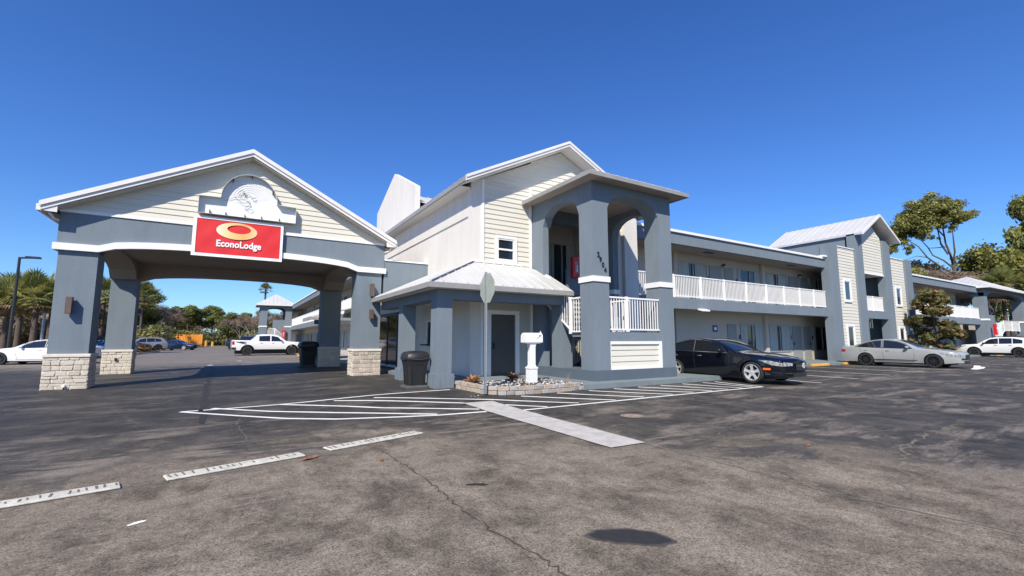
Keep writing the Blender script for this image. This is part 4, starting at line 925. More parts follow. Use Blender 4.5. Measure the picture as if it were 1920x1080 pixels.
for course,(z,inset,stop) in enumerate(((.0,0,1.0),(.105,.03,.93))):
    s_=.0 if course==0 else -.1
    while s_<TL*stop-.05:
        wd=random.uniform(.2,.3); q,a=along(edge,max(0,s_+wd/2)); nn=Vector((-math.sin(a),math.cos(a)))*inset
        o=link('block',random.choice(bmes),pl,(q.x+nn.x-Lp.x,q.y+nn.y-Lp.y,gh(q.x,q.y)+z+.05-Lp.z)); o.rotation_euler=(random.uniform(-.02,.02),random.uniform(-.02,.02),a+random.uniform(-.05,.05)); o.scale=(wd-.01,.16,.1)
        s_+=wd
SOILD=mat('dark_planter_soil',(.05,.04,.035),.95,var=.3,vscale=10,bump=1)
bed=MB(); inn=[(x+.06,y+.06) for x,y in edge]+[(8.3,10.4),(8.28,12.15),(5.5,12.15)]
bed.v=[(x,y,.19) for x,y in inn]; bed.f=[tuple(range(len(inn)))]; bed.m=[0]; part('soil',bed,SOILD,pl)
def ico_batch(cs,rs,flat=.6):
    g=(1+5**.5)/2; V=np.array([(-1,g,0),(1,g,0),(-1,-g,0),(1,-g,0),(0,-1,g),(0,1,g),(0,-1,-g),(0,1,-g),(g,0,-1),(g,0,1),(-g,0,-1),(-g,0,1)],float)/1.9
    F=[(0,11,5),(0,5,1),(0,1,7),(0,7,10),(0,10,11),(1,5,9),(5,11,4),(11,10,2),(10,7,6),(7,1,8),(3,9,4),(3,4,2),(3,2,6),(3,6,8),(3,8,9),(4,9,5),(2,4,11),(6,2,10),(8,6,7),(9,8,1)]
    mb=MB()
    for c,r in zip(cs,rs):
        s_=RNG.uniform(.7,1.25,3); q=V*s_*r*np.array([1,1,flat])+RNG.normal(0,.06*r,(12,3)); mb.add([tuple(v) for v in (q+np.array(c))],F)
    return mb
cs=[];rs=[]
while len(cs)<430:
    x,y=random.uniform(5.5,8.3),random.uniform(9.95,12.0)
    if x<5.95 and y<10.3: continue
    if random.random()<(.75 if math.sin(3*x+2*y)+math.sin(5*y)<-.5 else .15): continue
    cs.append((x,y,.205)); rs.append(random.uniform(.014,.034))
GRAV=mat('white_gravel',(.50,.48,.45),.85,var=.2,vscale=5,island=.3)
part('gravel',ico_batch(cs,rs),GRAV,pl,stuff=True)
cs=[(random.uniform(5.2,8.6),random.uniform(9.45,9.9),.02) for _ in range(60)]+[(random.uniform(4.9,5.3),random.uniform(9.9,12),.05) for _ in range(50)]
gv=ico_batch(cs,[random.uniform(.006,.016) for _ in cs]); o=link('loose_grit',mesh('loose_grit',gv,GRAV)); tag(o,'loose grit and pebbles scattered at the foot of the planter blocks','grit'); o['kind']='stuff'
def agave(loc,label,n,ln,seed):
    t=thing('dried_succulent',loc,label,'plant','dried agave plants in the planter'); r=random.Random(seed)
    for k in range(n):
        a=r.uniform(0,6.28); el=r.uniform(.25,1.3); L=ln*r.uniform(.7,1.1); w_=.058*r.uniform(.8,1.3); mb=MB(); N=5
        for i in range(N+1):
            u=i/N; e2=el-1.1*u*u*(1.1 if el<.9 else .4); rr=L*u; x=rr*math.cos(el-.4*u); z=L*u*math.sin(el)-.18*L*u*u*2*(1.2-el*.5)
            ww=w_*(math.sin(math.pi*min(1,.25+.75*u))+.02)
            for s_,dz in ((-1,.012),(0,-.004),(1,.012)): mb.v.append((x*math.cos(a)-s_*ww*math.sin(a),x*math.sin(a)+s_*ww*math.cos(a),max(-.1,z)+dz))
        for i in range(N):
            for j in range(2): q=i*3+j; mb.f.append((q,q+1,q+4,q+3)); mb.m.append(0)
        part('leaf',mb,AGAVE,t,world=False,smooth=60)
    return t
agave((5.62,11.35,.22),'dried orange succulent at the left end of the planter beside the canopy post',30,.32,1)
agave((7.35,12.1,.22),'dried orange succulent behind the white mailbox post',30,.30,2)
tp=thing('twig_plant',(8.0,10.25,.2),'small leafless pale twig plant at the right end of the planter','plant')
for k in range(5): part('twig',MB().tube([(0,0,0),(.03*k-.05,.02,.12),(.07*k-.08,.03*k-.05,.22+.03*k)],[.007,.005,.002],4),AGAVE,tp,world=False)

mbx=thing('mailbox',(7.42,11.15,.2),'white rounded mailbox on a thick white square post in the planter','mailbox')
mz=1.33; 
part('post',MB().box(-.085,.085,-.085,.085,-.15,mz-.22),RAIL,mbx,world=False,bevel=.006)
part('post_sleeve',MB().box(-.125,.125,-.125,.125,-.15,.40).box(-.14,.14,-.14,.14,.37,.42).box(-.105,.105,-.105,.105,.42,.46),RAIL,mbx,world=False,bevel=.008)
prof=[(-.13,0),(.13,0)]+[(.13*math.cos(t),.16+.12*math.sin(t)) for t in np.linspace(0,math.pi,10)]
b_=part('box',MB().prism(prof,'x',-.29,.29).prism([(-.11,-.03),(.11,-.03),(.11,0),(-.11,0)],'x',-.24,.24).prism([(-.07,-.12),(.07,-.12),(.1,-.03),(-.1,-.03)],'x',-.1,.1),RAIL,mbx,world=False); b_.location=(0,0,mz-.2)
part('door',MB().prism([(y*1.04,z*1.03) for y,z in prof],'x',.29,.305),RAIL,b_,world=False); part('handle',MB().tube([(.30,0,.2),(.34,0,.27),(.31,0,.33)],.014,6),RAIL,b_,world=False)
part('flag',MB().tube([(.10,-.14,.12),(.15,-.15,.20),(.25,-.15,.23)],.012,5),STEEL,b_,world=False)

ssn=thing('stop_sign',(5.38,10.15,.07),'stop sign seen from its bare metal back on a thin galvanised pole by the planter','stop sign')
part('pole',MB().prism([(-.03,-.01),(-.022,-.01),(-.022,.018),(.022,.018),(.022,-.01),(.03,-.01),(.03,.026),(-.03,.026)],'z',0,3.05),STEEL,ssn,world=False)
oc=[(.405*math.cos(R(22.5+45*k)),2.64+.405*math.sin(R(22.5+45*k))) for k in range(8)]
pb=part('plate',MB().prism(oc,'x',.028,.034),mat('sign_back',(.42,.45,.38),.5,metal=.3,var=.12,vscale=4),ssn,world=False)
part('plate_face',MB().prism([(a*.94,2.64+(b-2.64)*.94) for a,b in oc],'x',.0345,.036),REDP,ssn,world=False)
tx=text(ssn,'STOP',0,0,0,.32,WHITEP,rot=(math.pi/2,0,math.pi/2),name='lettering',ext=.002); tx.location=(.039,0,2.53)
for z in (2.4,2.88): part('bolt',MB().lathe([(0,-.02),(.014,-.018),(.014,0)],8,'x',(-.012,0,z)),STEEL,ssn,world=False)

def bin_(x,y,rz,label,s=1.0):
    t=thing('litter_bin',(x,y,gh(x,y)),label,'litter bin','black litter bins',rz=rz); t.scale=(s,s,s)
    def sec(h,z,b=.04): return [(-h,-h+b,z),(-h+b,-h,z),(h-b,-h,z),(h,-h+b,z),(h,h-b,z),(h-b,h,z),(-h+b,h,z),(-h,h-b,z)]
    def loft(secs):
        mb=MB()
        for s_ in secs: mb.v+=s_
        for i in range(len(secs)-1):
            for k in range(8): mb.f.append((i*8+k,i*8+(k+1)%8,(i+1)*8+(k+1)%8,(i+1)*8+k)); mb.m.append(0)
        mb.f.append(tuple(range(8))[::-1]); mb.f.append(tuple((len(secs)-1)*8+k for k in range(8))); mb.m+=[0,0]; return mb
    part('body',loft([sec(.235,.06),sec(.25,.3),sec(.275,.6),sec(.305,.74)]),BLKPL,t,world=False)
    part('base_plate',loft([sec(.33,0),sec(.33,.035),sec(.27,.075)]),mat('dirty_base',(.07,.068,.066),.8,var=.2),t,world=False)
    part('lid',loft([sec(.30,.735),sec(.335,.80),sec(.335,.84),sec(.315,.93),sec(.27,.99),sec(.2,1.015,.1),sec(.1,1.025,.05)]),BLKPL,t,world=False,smooth=50)
    for a in range(4):
        o=part('swag_trim',MB().tube([(-.31,-.337,.845),(-.15,-.343,.80),(0,-.345,.785),(.15,-.343,.80),(.31,-.337,.845)],.006,5),mat('lid_edge',(.09,.09,.09),.5),t,world=False); o.rotation_euler=(0,0,a*math.pi/2)
        for sx in (-.16,.16):
            o=part('body_rib',MB().bar((sx,-.245,.09),(sx*1.1,-.285,.68),.012,.012),BLKPL,t,world=False); o.rotation_euler=(0,0,a*math.pi/2)
    return t
bin_(4.42,12.62,0,'black domed litter bin standing beside the left canopy post',1.0)
bin_(3.2,25.2,.1,'black litter bin in the shade behind the rear right entrance pillar',1.25)

# ------------------------------------------------------------------ vehicles
class Car:
    def __init__(s,loc,heading,label,cat,L,W,wb,fo,prof,sill,arch,belt,paint,name='parked_car',group='parked cars',taf=.16,tar=.12,tumble=.36,wr=.335,rimr=.66,spokes=5,rim=ALLOY,bulge=.05,crown=.035,capb=.16,capr=.1,rr=.07,tw=.23):
        s.L,s.W,s.wb,s.fo=L,W,wb,fo; s.prof=prof; s.sill=sill; s.archr=arch; s.belt=belt; s.taf,s.tar,s.tumble,s.bulge,s.crown,s.capb,s.capr,s.rr=taf,tar,tumble,bulge,crown,capb,capr,rr
        s.wr=wr; s.t=thing(name,loc,label,cat,group,rz=heading)
        s.body(paint); 
        for i,u in enumerate((fo,fo+wb)):
            for sd in (-1,1): s.wheel(u,sd,wr,rimr,spokes,rim,tw)
    def X(s,u): return s.L/2-u
    def ztop(s,u): return float(np.interp(u,[p[0] for p in s.prof],[p[1] for p in s.prof]))
    def zbelt(s,u): return s.belt(u)
    def zbot(s,u):
        z=s.sill if .45<u<s.L-.45 else s.sill+.05*min(1,(.45-min(u,s.L-u))/.45)
        for c in (s.fo,s.fo+s.wb):
            if abs(u-c)<s.archr: z=max(z,s.wr+math.sqrt(max(0,s.archr**2-(u-c)**2))*1.0)
        return z
    def hw(s,u,z):
        f=1.0
        if u<1.0: f-=s.taf*((1-u/1.0)**2.2)
        if s.L-u<1.0: f-=s.tar*((1-(s.L-u)/1.0)**2.2)
        y=s.W/2*f; zb=s.zbelt(u); zt=s.ztop(u)
        if z<zb: y-=s.bulge*((zb*.72-z)/(zb*.72-s.sill))**2 if z<zb*.72 else s.bulge*.5*((z-zb*.72)/(zb*.28))**2
        else: y-=s.bulge*.5+s.tumble*(z-zb)
        for c in (s.fo,s.fo+s.wb):
            d=math.hypot(u-c,z-s.wr)-s.archr
            if d<.13: y+=.016*(1-max(0,d)/.13)
        dz=zt-z
        if dz<s.rr: y-=s.rr*(1-math.sqrt(max(0,1-(1-dz/s.rr)**2)))*.95
        return y
    def capx(s,u,q):  # bulge of nose / tail across the width; q=-1..1
        b=s.capb*(1-u/.8)**2 if u<.8 else 0; b-=s.capr*(1-(s.L-u)/.8)**2 if s.L-u<.8 else 0
        return b*(1-q*q)
    def us(s):
        U=set(np.round(np.linspace(0,s.L,64),3))|{round(p[0],3) for p in s.prof}
        for c in (s.fo,s.fo+s.wb):
            U|={round(c+s.archr*math.cos(t),3) for t in np.linspace(0,math.pi,21)}|{round(c-s.archr-.004,3),round(c+s.archr+.004,3)}
        U=sorted(u for u in U if 0<=u<=s.L); out=[U[0]]
        for u in U[1:]:
            if u-out[-1]>.003: out.append(u)
        return out
    def body(s,paint):
        U=s.us(); T=[0,.08,.2,.33,.45,.57,.68,.78,.86,.92,.96,.985,1.0]; K=10; mb=MB(); nT=len(T)
        ringn=2*nT+K-1
        for u in U:
            zb,zt=s.zbot(u),s.ztop(u); row=[]
            for t in T: z=zb+(zt-zb)*t; row.append((s.X(u),s.hw(u,z),z))
            yt=row[-1][1]
            for k in range(1,K):
                q=1-2*k/K; row.append((s.X(u)+s.capx(u,q),yt*q,zt+s.crown*(1-q*q)))
            for t in reversed(T): z=zb+(zt-zb)*t; row.append((s.X(u),-s.hw(u,z),z))
            mb.v+=row
        n=len(mb.v)//len(U)
        for i in range(len(U)-1):
            for j in range(n-1): mb.f.append((i*n+j,i*n+j+1,(i+1)*n+j+1,(i+1)*n+j)); mb.m.append(0)
        # nose and tail caps
        for u,sg in ((U[0],0),(U[-1],1)):
            base=(0 if sg==0 else (len(U)-1)*n); zb,zt=s.zbot(u),s.ztop(u); rows=[]
            for i,t in enumerate(T):
                z=zb+(zt-zb)*t; y=s.hw(u,z); r=[base+i]
                if t==1.0: r+=[base+nT-1+k for k in range(1,K)]
                else:
                    for k in range(1,K):
                        q=1-2*k/K; mb.v.append((s.X(u)+s.capx(u,q)*1.0,y*q,z+s.crown*(1-q*q)*t)); r.append(len(mb.v)-1)
                r.append(base+n-1-i); rows.append(r)
            for a,b in zip(rows,rows[1:]):
                for k in range(K): mb.f.append((a[k],a[k+1],b[k+1],b[k])); mb.m.append(0)
        me=mesh('body',mb,paint,smooth=32); o=link('body',me,s.t); s.b=o
        ub=MB().box(-s.L/2+.3,s.L/2-.3,-s.W/2+.28,s.W/2-.28,.16,min(.75,s.zbelt(s.L/2)-.1)); 
        ub.box(-s.L/2+.18,s.L/2-.18,-s.W/2+.16,s.W/2-.16,s.sill-.03,s.sill+.09); 
        # keep wheel housings dark and open
        part('underbody',MB().box(-s.L/2+.3,s.L/2-.3,-s.W/2+.30,s.W/2-.30,.15,.72).box(s.X(s.fo+s.archr+.02)*0+s.X(s.fo+s.wb-s.archr-.02),s.X(s.fo+s.archr+.02),-s.W/2+.08,s.W/2-.08,s.sill-.04,s.sill+.1),BLACKM,s.t,world=False)
    def side(s,name,top,bot,u0,u1,m,off=.006,n=18,rows=6,sides=(-1,1),parent=None):
        """surface patch following the body side; top(u),bot(u) heights"""
        for sd in sides:
            mb=MB()
            for i in range(n+1):
                u=u0+(u1-u0)*i/n; a,b=bot(u),top(u)
                for j in range(rows+1):
                    z=a+(b-a)*j/rows; mb.v.append((s.X(u),sd*(s.hw(u,z)+off),z))
            for i in range(n):
                for j in range(rows): o=i*(rows+1)+j; mb.f.append((o,o+1,o+rows+2,o+rows+1)); mb.m.append(0)
            me=bpy.data.meshes.new(name); me.from_pydata(mb.v,[],mb.f); me.materials.append(m); me.polygons.foreach_set('use_smooth',[True]*len(me.polygons))
            if sd<0: me.flip_normals()
            link(name,me,parent or s.t)
    def top(s,name,u0,u1,q0,q1,m,off=.008,n=8,qa=None,parent=None):
        """patch on hood / screen / roof: u range, fraction of half width q0..q1; qa = narrower q at u1"""
        mb=MB(); k=10
        for i in range(n+1):
            t=i/n; u=u0+(u1-u0)*t; zt=s.ztop(u); yt=s.hw(u,zt); a=q0; b=q1
            if qa is not None: a=q0*(1-t)+(-qa)*t; b=q1*(1-t)+qa*t
            for j in range(k+1):
                q=a+(b-a)*j/k; mb.v.append((s.X(u)+s.capx(u,q),yt*q,zt+s.crown*(1-q*q)+off))
        for i in range(n):
            for j in range(k): o=i*(k+1)+j; mb.f.append((o,o+1,o+k+2,o+k+1)); mb.m.append(0)
        me=bpy.data.meshes.new(name); me.from_pydata(mb.v,[],mb.f); me.materials.append(m); me.polygons.foreach_set('use_smooth',[True]*len(me.polygons)); return link(name,me,parent or s.t)
    def cap(s,name,q0,q1,z0,z1,m,rear=False,off=.01,parent=None,z0b=None,z1b=None):
        mb=MB(); k=8; u=s.L if rear else 0; sg=-1 if rear else 1; zb,zt=s.zbot(u),s.ztop(u)
        for i in range(k+1):
            q=q0+(q1-q0)*i/k; t=i/k; a=z0+((z0b if z0b is not None else z0)-z0)*t; b=z1+((z1b if z1b is not None else z1)-z1)*t
            for z in (a,(a+b)/2,b):
                y=s.hw(u,min(z,zt-.02)); mb.v.append((s.X(u)+s.capx(u,q)+sg*off,y*q,z))
        for i in range(k):
            for j in range(2): o=i*3+j; mb.f.append((o,o+1,o+4,o+3)); mb.m.append(0)
        me=bpy.data.meshes.new(name); me.from_pydata(mb.v,[],mb.f); me.materials.append(m); return link(name,me,parent or s.t)
    def wheel(s,u,sd,r,rf,ns,m,tw):
        key=(r,rf,ns,m.name,tw); W=Car.CACHE.get(key)
        if W is None:
            rr_=r*rf
            ty=mesh('tyre',MB().lathe([(rr_,-tw/2),(r*.93,-tw/2-.004),(r,-tw/2+.035),(r,tw/2-.035),(r*.93,tw/2+.004),(rr_,tw/2),(rr_,tw/2-.03)],36,'y'),TYRE,smooth=40)
            rm=MB().lathe([(rr_*1.02,tw/2-.0),(rr_*.95,tw/2+.004),(rr_*.92,tw/2-.03),(rr_*.88,-tw/2+.03)],36,'y')
            for k in range(ns):
                a=2*math.pi*k/ns+.3; c_,s_=math.cos(a),math.sin(a); w0,w1=(.05,.034) if ns<=6 else (.026,.02)
                w0*=r/.33; w1*=r/.33
                pts=[]
                for (rad,wd,yy) in ((.03,w0,tw/2-.028),(rr_*.55,w1*1.05,tw/2-.02),(rr_*.93,w1*1.5,tw/2-.008)):
                    for e in (-1,1): pts.append((rad*c_-e*wd*s_,yy,rad*s_+e*wd*c_))
                    for e in (1,-1): pts.append((rad*c_-e*wd*.8*s_,yy-.05,rad*s_+e*wd*.8*c_))
                rm.add(pts,[(0,1,5,4),(4,5,9,8),(1,2,6,5),(5,6,10,9),(3,0,4,7),(7,4,8,11),(2,3,7,6),(6,7,11,10)])
            rm.lathe([(0,tw/2-.012),(r*.13,tw/2-.014),(r*.17,tw/2-.035)],16,'y')
            rim=mesh('rim',rm,m,smooth=30)
            dk=mesh('brake_disc',MB().lathe([(0,-.0),(rr_*.62,0),(rr_*.62,-.01),(rr_*.9,-.03),(rr_*.9,-.06),(0,-.06)],24,'y'),BLACKM)
            W=Car.CACHE[key]=(ty,rim,dk)
        w_=bpy.data.objects.new('wheel',None); COL.objects.link(w_); w_.parent=s.t; w_.location=(s.X(u),sd*(s.hw(u,s.wr+s.archr+.03)-tw/2-.005),r); w_.rotation_euler=(0,0,0 if sd>0 else math.pi)
        link('tyre',W[0],w_); link('rim',W[1],w_); link('brake_disc',W[2],w_)
    def mirror(s,u,z,m,l=.13):
        for sd in (-1,1):
            y=s.hw(u,z); mb=MB().lathe([(0,-.0),(.05,.01),(.075,.05),(.07,.11),(.045,.14),(0,.15)],12,'x',(0,0,0)); mb.v=[(x*1.0,y2*1.35,z2*.95) for x,y2,z2 in mb.v]
            mb.v=[(s.X(u)+x-.05,sd*(y+.13)+y2,z+z2+.03) for x,y2,z2 in mb.v]; mb.bar((s.X(u),sd*(y-.02),z-.02),(s.X(u),sd*(y+.09),z),.05,.03)
            part('wing_mirror',mb,m,s.t,world=False,smooth=40)
    def handles(s,us,z,m):
        for u in us:
            for sd in (-1,1):
                y=s.hw(u,z); part('door_handle',MB().tube([(s.X(u)+.09,sd*(y+.004),z),(s.X(u)+.05,sd*(y+.03),z),(s.X(u)-.05,sd*(y+.03),z),(s.X(u)-.09,sd*(y+.004),z)],.012,6),m,s.t,world=False)
    def line(s,name,pts,m,wd=.012,off=.004,sides=(-1,1)):
        for sd in sides:
            mb=MB().tube([(s.X(u),sd*(s.hw(u,z)+off),z) for u,z in pts],wd/2,4,cap=False); part(name,mb,m,s.t,world=False)
Car.CACHE={}
SEAM=mat('panel_gap',(.008,.008,.008),.7)
def paintm(n,c,metal=.0,rough=.16): return mat(n,c,max(.08,rough*.6),metal,var=.02,coat=.5,spec=.4)
def ip(*p): 
    xs_=[a for a,_ in p]; zs_=[b for _,b in p]; return lambda u: float(np.interp(u,xs_,zs_))
def sedan(loc,hd,label,paint,cl,kind='a',rim=ALLOY,wr=.335,spokes=5,chrome=True,glass=CARGL,group='parked cars',cat='car',detail=True,H=1.42):
    k=(H)/1.42
    prof=[(0,.70),(.06,.76),(.25,.81),(.6,.875),(1.0,.925),(1.3,.955),(1.45,.985),(1.8,1.17),(2.1,1.305),(2.35,1.375),(2.7,1.42),(3.05,1.415),(3.4,1.37),(3.75,1.285),(4.15,1.14),(4.4,1.055),(4.7,1.03),(4.88,1.0),(4.94,.93)]
    prof=[(u,z*k) for u,z in prof]; bl=lambda u:k*(.87+.028*u)
    c=Car(loc,hd,label,cat,4.94,1.86,2.87,.86,prof,.22,.385,bl,paint,group=group,wr=wr,spokes=spokes,rim=rim,rimr=.74,taf=.25,tar=.17,capb=.24,capr=.16)
    z=lambda v:v*k
    c.side('side_window',ip((1.7,z(.94)),(1.95,z(1.16)),(2.3,z(1.29)),(2.72,z(1.355)),(2.95,z(1.36))),lambda u:bl(u)+.035,1.72,2.90,glass)
    c.side('side_window',ip((3.0,z(1.36)),(3.3,z(1.33)),(3.7,z(1.24)),(4.02,z(1.10)),(4.15,z(1.02))),lambda u:bl(u)+.035,3.0,4.12,glass)
    c.top('windscreen',1.47,2.22,-.90,.90,glass,qa=.93); c.top('rear_window',3.35,4.3,-.80,.80,glass,qa=.84)
    fr=[(1.68,z(.945)),(1.93,z(1.185)),(2.3,z(1.315)),(2.72,z(1.378)),(3.0,z(1.38)),(3.3,z(1.352)),(3.7,z(1.265)),(4.05,z(1.12)),(4.2,z(1.03))]
    mt=CHROME if chrome else BLACKM
    c.line('window_trim',fr,mt,.018,.008); c.line('window_trim',[(u,bl(u)+.022) for u in np.linspace(1.66,4.2,10)],mt,.018,.010); c.line('door_pillar',[(2.95,z(.99)),(2.95,z(1.35))],BLACKM,.04,.010)
    c.line('door_gap',[(1.62,z(.9)),(1.6,z(.6)),(1.68,.3)],SEAM); c.line('door_gap',[(2.95,z(.93)),(2.93,z(.6)),(2.9,.3)],SEAM); c.line('door_gap',[(4.0,z(.95)),(3.92,z(.75)),(3.55,z(.55)),(3.4,.3)],SEAM); c.line('door_gap',[(1.6,.29),(3.4,.29)],SEAM)
    c.mirror(1.88,z(.98),paint); c.handles((2.72,3.7),z(.83),mt if chrome else paint)
    # front
    c.side('headlight',ip((0,z(.655)),(.3,z(.725)),(.62,z(.745))),ip((0,z(.56)),(.25,z(.585)),(.62,z(.735))),.0,.62,HEADL,off=.008,rows=3)
    for sd in (-1,1): c.cap('headlight',sd*.62,sd*1.0,z(.58),z(.655),HEADL,z0b=z(.56),z1b=z(.69),off=.016)
    c.cap('grille',-.46,.46,z(.44),z(.66),BLACKM,off=.02); c.cap('lower_intake',-.62,.62,z(.24),z(.37),BLACKM,off=.014)
    c.cap('rear_bumper_insert',-.7,.7,z(.3),z(.42),BLACKM,rear=True,off=.012); 
    for sd in (-1,1): c.cap('tail_light',sd*.55,sd*1.0,z(.72),z(.85),TAILR,rear=True,off=.015)
    c.side('tail_light',lambda u:z(.86),lambda u:z(.74),4.72,4.94,TAILR,off=.01,rows=2); c.cap('number_plate',-.2,.2,z(.52),z(.66),WHITEP,rear=True,off=.02)
    return c
PBLK=paintm('black_car_paint',(.004,.005,.009)); PGREY=paintm('grey_car_paint',(.34,.35,.35),.1); PWHT=paintm('white_car_paint',(.74,.74,.74)); PSIL=paintm('silver_car_paint',(.55,.57,.60),.3); PBLU=paintm('blue_car_paint',(.02,.17,.50),.2); PDBLU=paintm('dark_blue_paint',(.012,.022,.06),.2); PSG=paintm('silver_grey_paint',(.34,.35,.37),.4)
HD=-math.pi/2
# black sedan beside the stair porch: nose toward the road
fx,fy=14.22,8.66
def at_front(fx,fy,hd,L,fo,W,z=0.0):
    # centre of the car from the ground point of its near front wheel (outer face, on the right-hand side when facing forward)
    d=Vector((math.cos(hd),math.sin(hd))); r=Vector((d.y,-d.x))
    c=Vector((fx,fy))-r*(W/2-.03)-d*(L/2-fo); return (c.x,c.y,z)
h1=R(-88.0)
c=sedan(at_front(fx,fy,h1,4.94,.86,1.86,.03),h1,'glossy black four-door sedan with silver five-spoke wheels parked beside the stair porch',PBLK,None,wr=.34)
c.side('side_reflector',lambda u:.50,lambda u:.44,.30,.50,AMBER,off=.02,rows=2); 
em=MB().lathe([(.062,0),(.074,.006),(.086,0),(.074,-.006),(.062,0)],24,'x',(c.X(0)+c.capx(0,0)+.045,0,.585))
for k in range(3): a=math.pi/2+k*2*math.pi/3; em.bar((c.X(0)+c.capx(0,0)+.045,0,.585),(c.X(0)+c.capx(0,0)+.045,.07*math.cos(a),.585+.07*math.sin(a)),.012)
part('star_emblem',em,mat('bright_emblem',(.8,.8,.8),.35,metal=.2,var=.02),c.t,world=False); 
c.cap('grille_bar',-.45,-.1,.56,.585,CHROME,off=.03); c.cap('grille_bar',.1,.45,.56,.585,CHROME,off=.03)
for sd in (-1,1): c.cap('fog_strip',sd*.66,sd*.96,.345,.36,CHROME,off=.022)
c.line('fog_strip',[(0.02,.36),(.28,.37)],CHROME,.014,.01); part('bonnet_emblem',MB().lathe([(.0,0),(.02,.004),(.0,.01)],8,'z',(c.X(.1)+.12,0,.79)),CHROME,c.t,world=False)
# grey sedan
h2=R(-88.5)
c=sedan(at_front(30.21,8.84,h2,4.94,.86,1.86),h2,'matte grey fastback sedan with dark wheels parked nose-out in front of the stair tower',PGREY,None,rim=ALLOYD,wr=.34,spokes=10,chrome=False,H=1.44)
c.cap('wide_intake',-.8,.8,.42,.5,BLACKM,off=.022)
c.line('skirt_line',[(1.5,.36),(3.4,.36)],BLACKM,.035,.002)
tag(link('torn_plastic_sheet',mesh('torn_plastic_sheet',MB().prism([(0,0),(.9,.02),(1.2,.05),(1.1,.09),(.7,.04),(.45,.16),(.35,.05),(0,.03)],'y',0,.22),WHITEP),None,(30.3,7.3,.005)),'crumpled white bumper piece lying under the nose of the grey sedan','debris')
def boxy(loc,hd,label,paint,prof,L,W,wb,fo,sill,arch,bl,wins,ws,rw,wr=.37,rim=ALLOYD,cat='car',group='parked cars',clad=True,spokes=5,rf=.6,name='parked_car',tumble=.3):
    c=Car(loc,hd,label,cat,L,W,wb,fo,prof,sill,arch,bl,paint,group=group,wr=wr,rim=rim,rimr=rf,spokes=spokes,tumble=tumble,taf=.13,tar=.08,capb=.12,capr=.05,rr=.06,name=name)
    for u0,u1,tp_ in wins: c.side('side_window',tp_,lambda u:bl(u)+.03,u0,u1,CARGL)
    c.top('windscreen',ws[0],ws[1],-.9,.9,CARGL,qa=.92)
    if rw: c.top('rear_window',rw[0],rw[1],-.86,.86,CARGL)
    if clad:
        for cc in (fo,fo+wb):
            pts=[(cc+(arch+.02)*math.cos(t),wr+(arch+.02)*math.sin(t)) for t in np.linspace(0,math.pi,15)]
            c.line('arch_cladding',pts,BLACKM,.07,-.006)
        c.line('sill_cladding',[(fo+arch,sill+.04),(fo+wb-arch,sill+.04)],BLACKM,.09,-.01)
    c.mirror(ws[0]+.38,bl(1.8)+.07,BLACKM if clad else paint)
    return c
# white crossover (far right, nose toward the building)
suvp=[(0,.86),(.05,.95),(.3,1.0),(.9,1.04),(1.1,1.07),(1.55,1.4),(1.85,1.56),(2.2,1.63),(3.2,1.64),(3.9,1.57),(4.05,1.42),(4.32,1.1),(4.4,.9)]
sb=lambda u:.98+.03*u
h3=R(90)
c=boxy((55.55,11.9,0),h3,'white crossover with black wheels and dark windows at the right edge',PWHT,suvp,4.4,1.85,2.64,.86,.27,.43,sb,[(1.4,2.35,ip((1.4,1.08),(1.8,1.44),(2.0,1.5),(2.4,1.55))),(2.4,3.15,lambda u:1.55),(3.2,3.75,ip((3.2,1.55),(3.75,1.40)))],(1.13,1.8),(4.02,4.25))
c.handles((2.2,3.05),.97,BLACKM); c.side('headlight',ip((0,.9),(.35,.94)),ip((0,.8),(.35,.9)),0,.38,HEADL,rows=2); c.side('tail_light',lambda u:1.05,lambda u:.93,4.15,4.4,TAILR,rows=2)
c.top('black_roof',1.95,3.9,-.98,.98,BLACKM)
for sd in (-.55,.55): part('roof_rail',MB().tube([(.1,sd,1.66),(.05,sd,1.72),(-1.3,sd,1.71),(-1.4,sd,1.64)],.02,6),BLACKM,c.t,world=False)
# white pickup
tp_=[(0,.95),(.05,1.12),(.25,1.17),(1.3,1.26),(1.5,1.30),(1.95,1.68),(2.3,1.86),(2.8,1.92),(3.5,1.91),(3.9,1.86),(4.02,1.72),(4.3,1.42),(4.34,1.36),(5.7,1.38),(5.84,1.36),(5.86,1.1)]
h4=0.0
tb=lambda u:1.22+.012*u
c=boxy((2.7,48.9,0),R(3),'white crew-cab pickup with black wheels and dark side graphics parked nose-in at the left wing',PWHT,tp_,5.86,2.02,3.67,.98,.48,.52,tb,[(1.85,2.75,ip((1.85,1.3),(2.2,1.68),(2.75,1.80))),(2.85,3.75,ip((2.85,1.80),(3.75,1.76)))],(1.55,2.2),(3.95,4.25),wr=.42,spokes=6,rf=.55,cat='pickup truck',name='pickup_truck',group='parked pickups')
c.handles((2.6,3.55),1.12,BLACKM); c.cap('tailgate_panel',-.8,.8,.75,1.25,PWHT,rear=True,off=.01); c.cap('grille',-.75,.75,.72,1.05,BLACKM); c.side('headlight',lambda u:1.05,lambda u:.92,0,.28,HEADL,rows=2)
c.side('tail_light',lambda u:1.3,lambda u:.98,5.66,5.86,TAILR,rows=2); c.side('front_bumper',lambda u:.72,lambda u:.5,0,.45,BLACKM,rows=2,off=.03); c.cap('front_bumper',-1,1,.5,.72,BLACKM,off=.05); c.cap('rear_bumper',-1,1,.55,.75,BLACKM,rear=True,off=.08); c.side('rear_bumper',lambda u:.75,lambda u:.55,5.55,5.86,BLACKM,rows=2,off=.03)
for k in range(3):
    c.side('side_graphic',ip((4.75,1.04+.1*k),(5.6,1.30+.0*k)),ip((4.75,.99+.1*k),(5.6,1.21-.0*k)),4.75,5.55-.15*k,BLACKM,rows=2,off=.008)
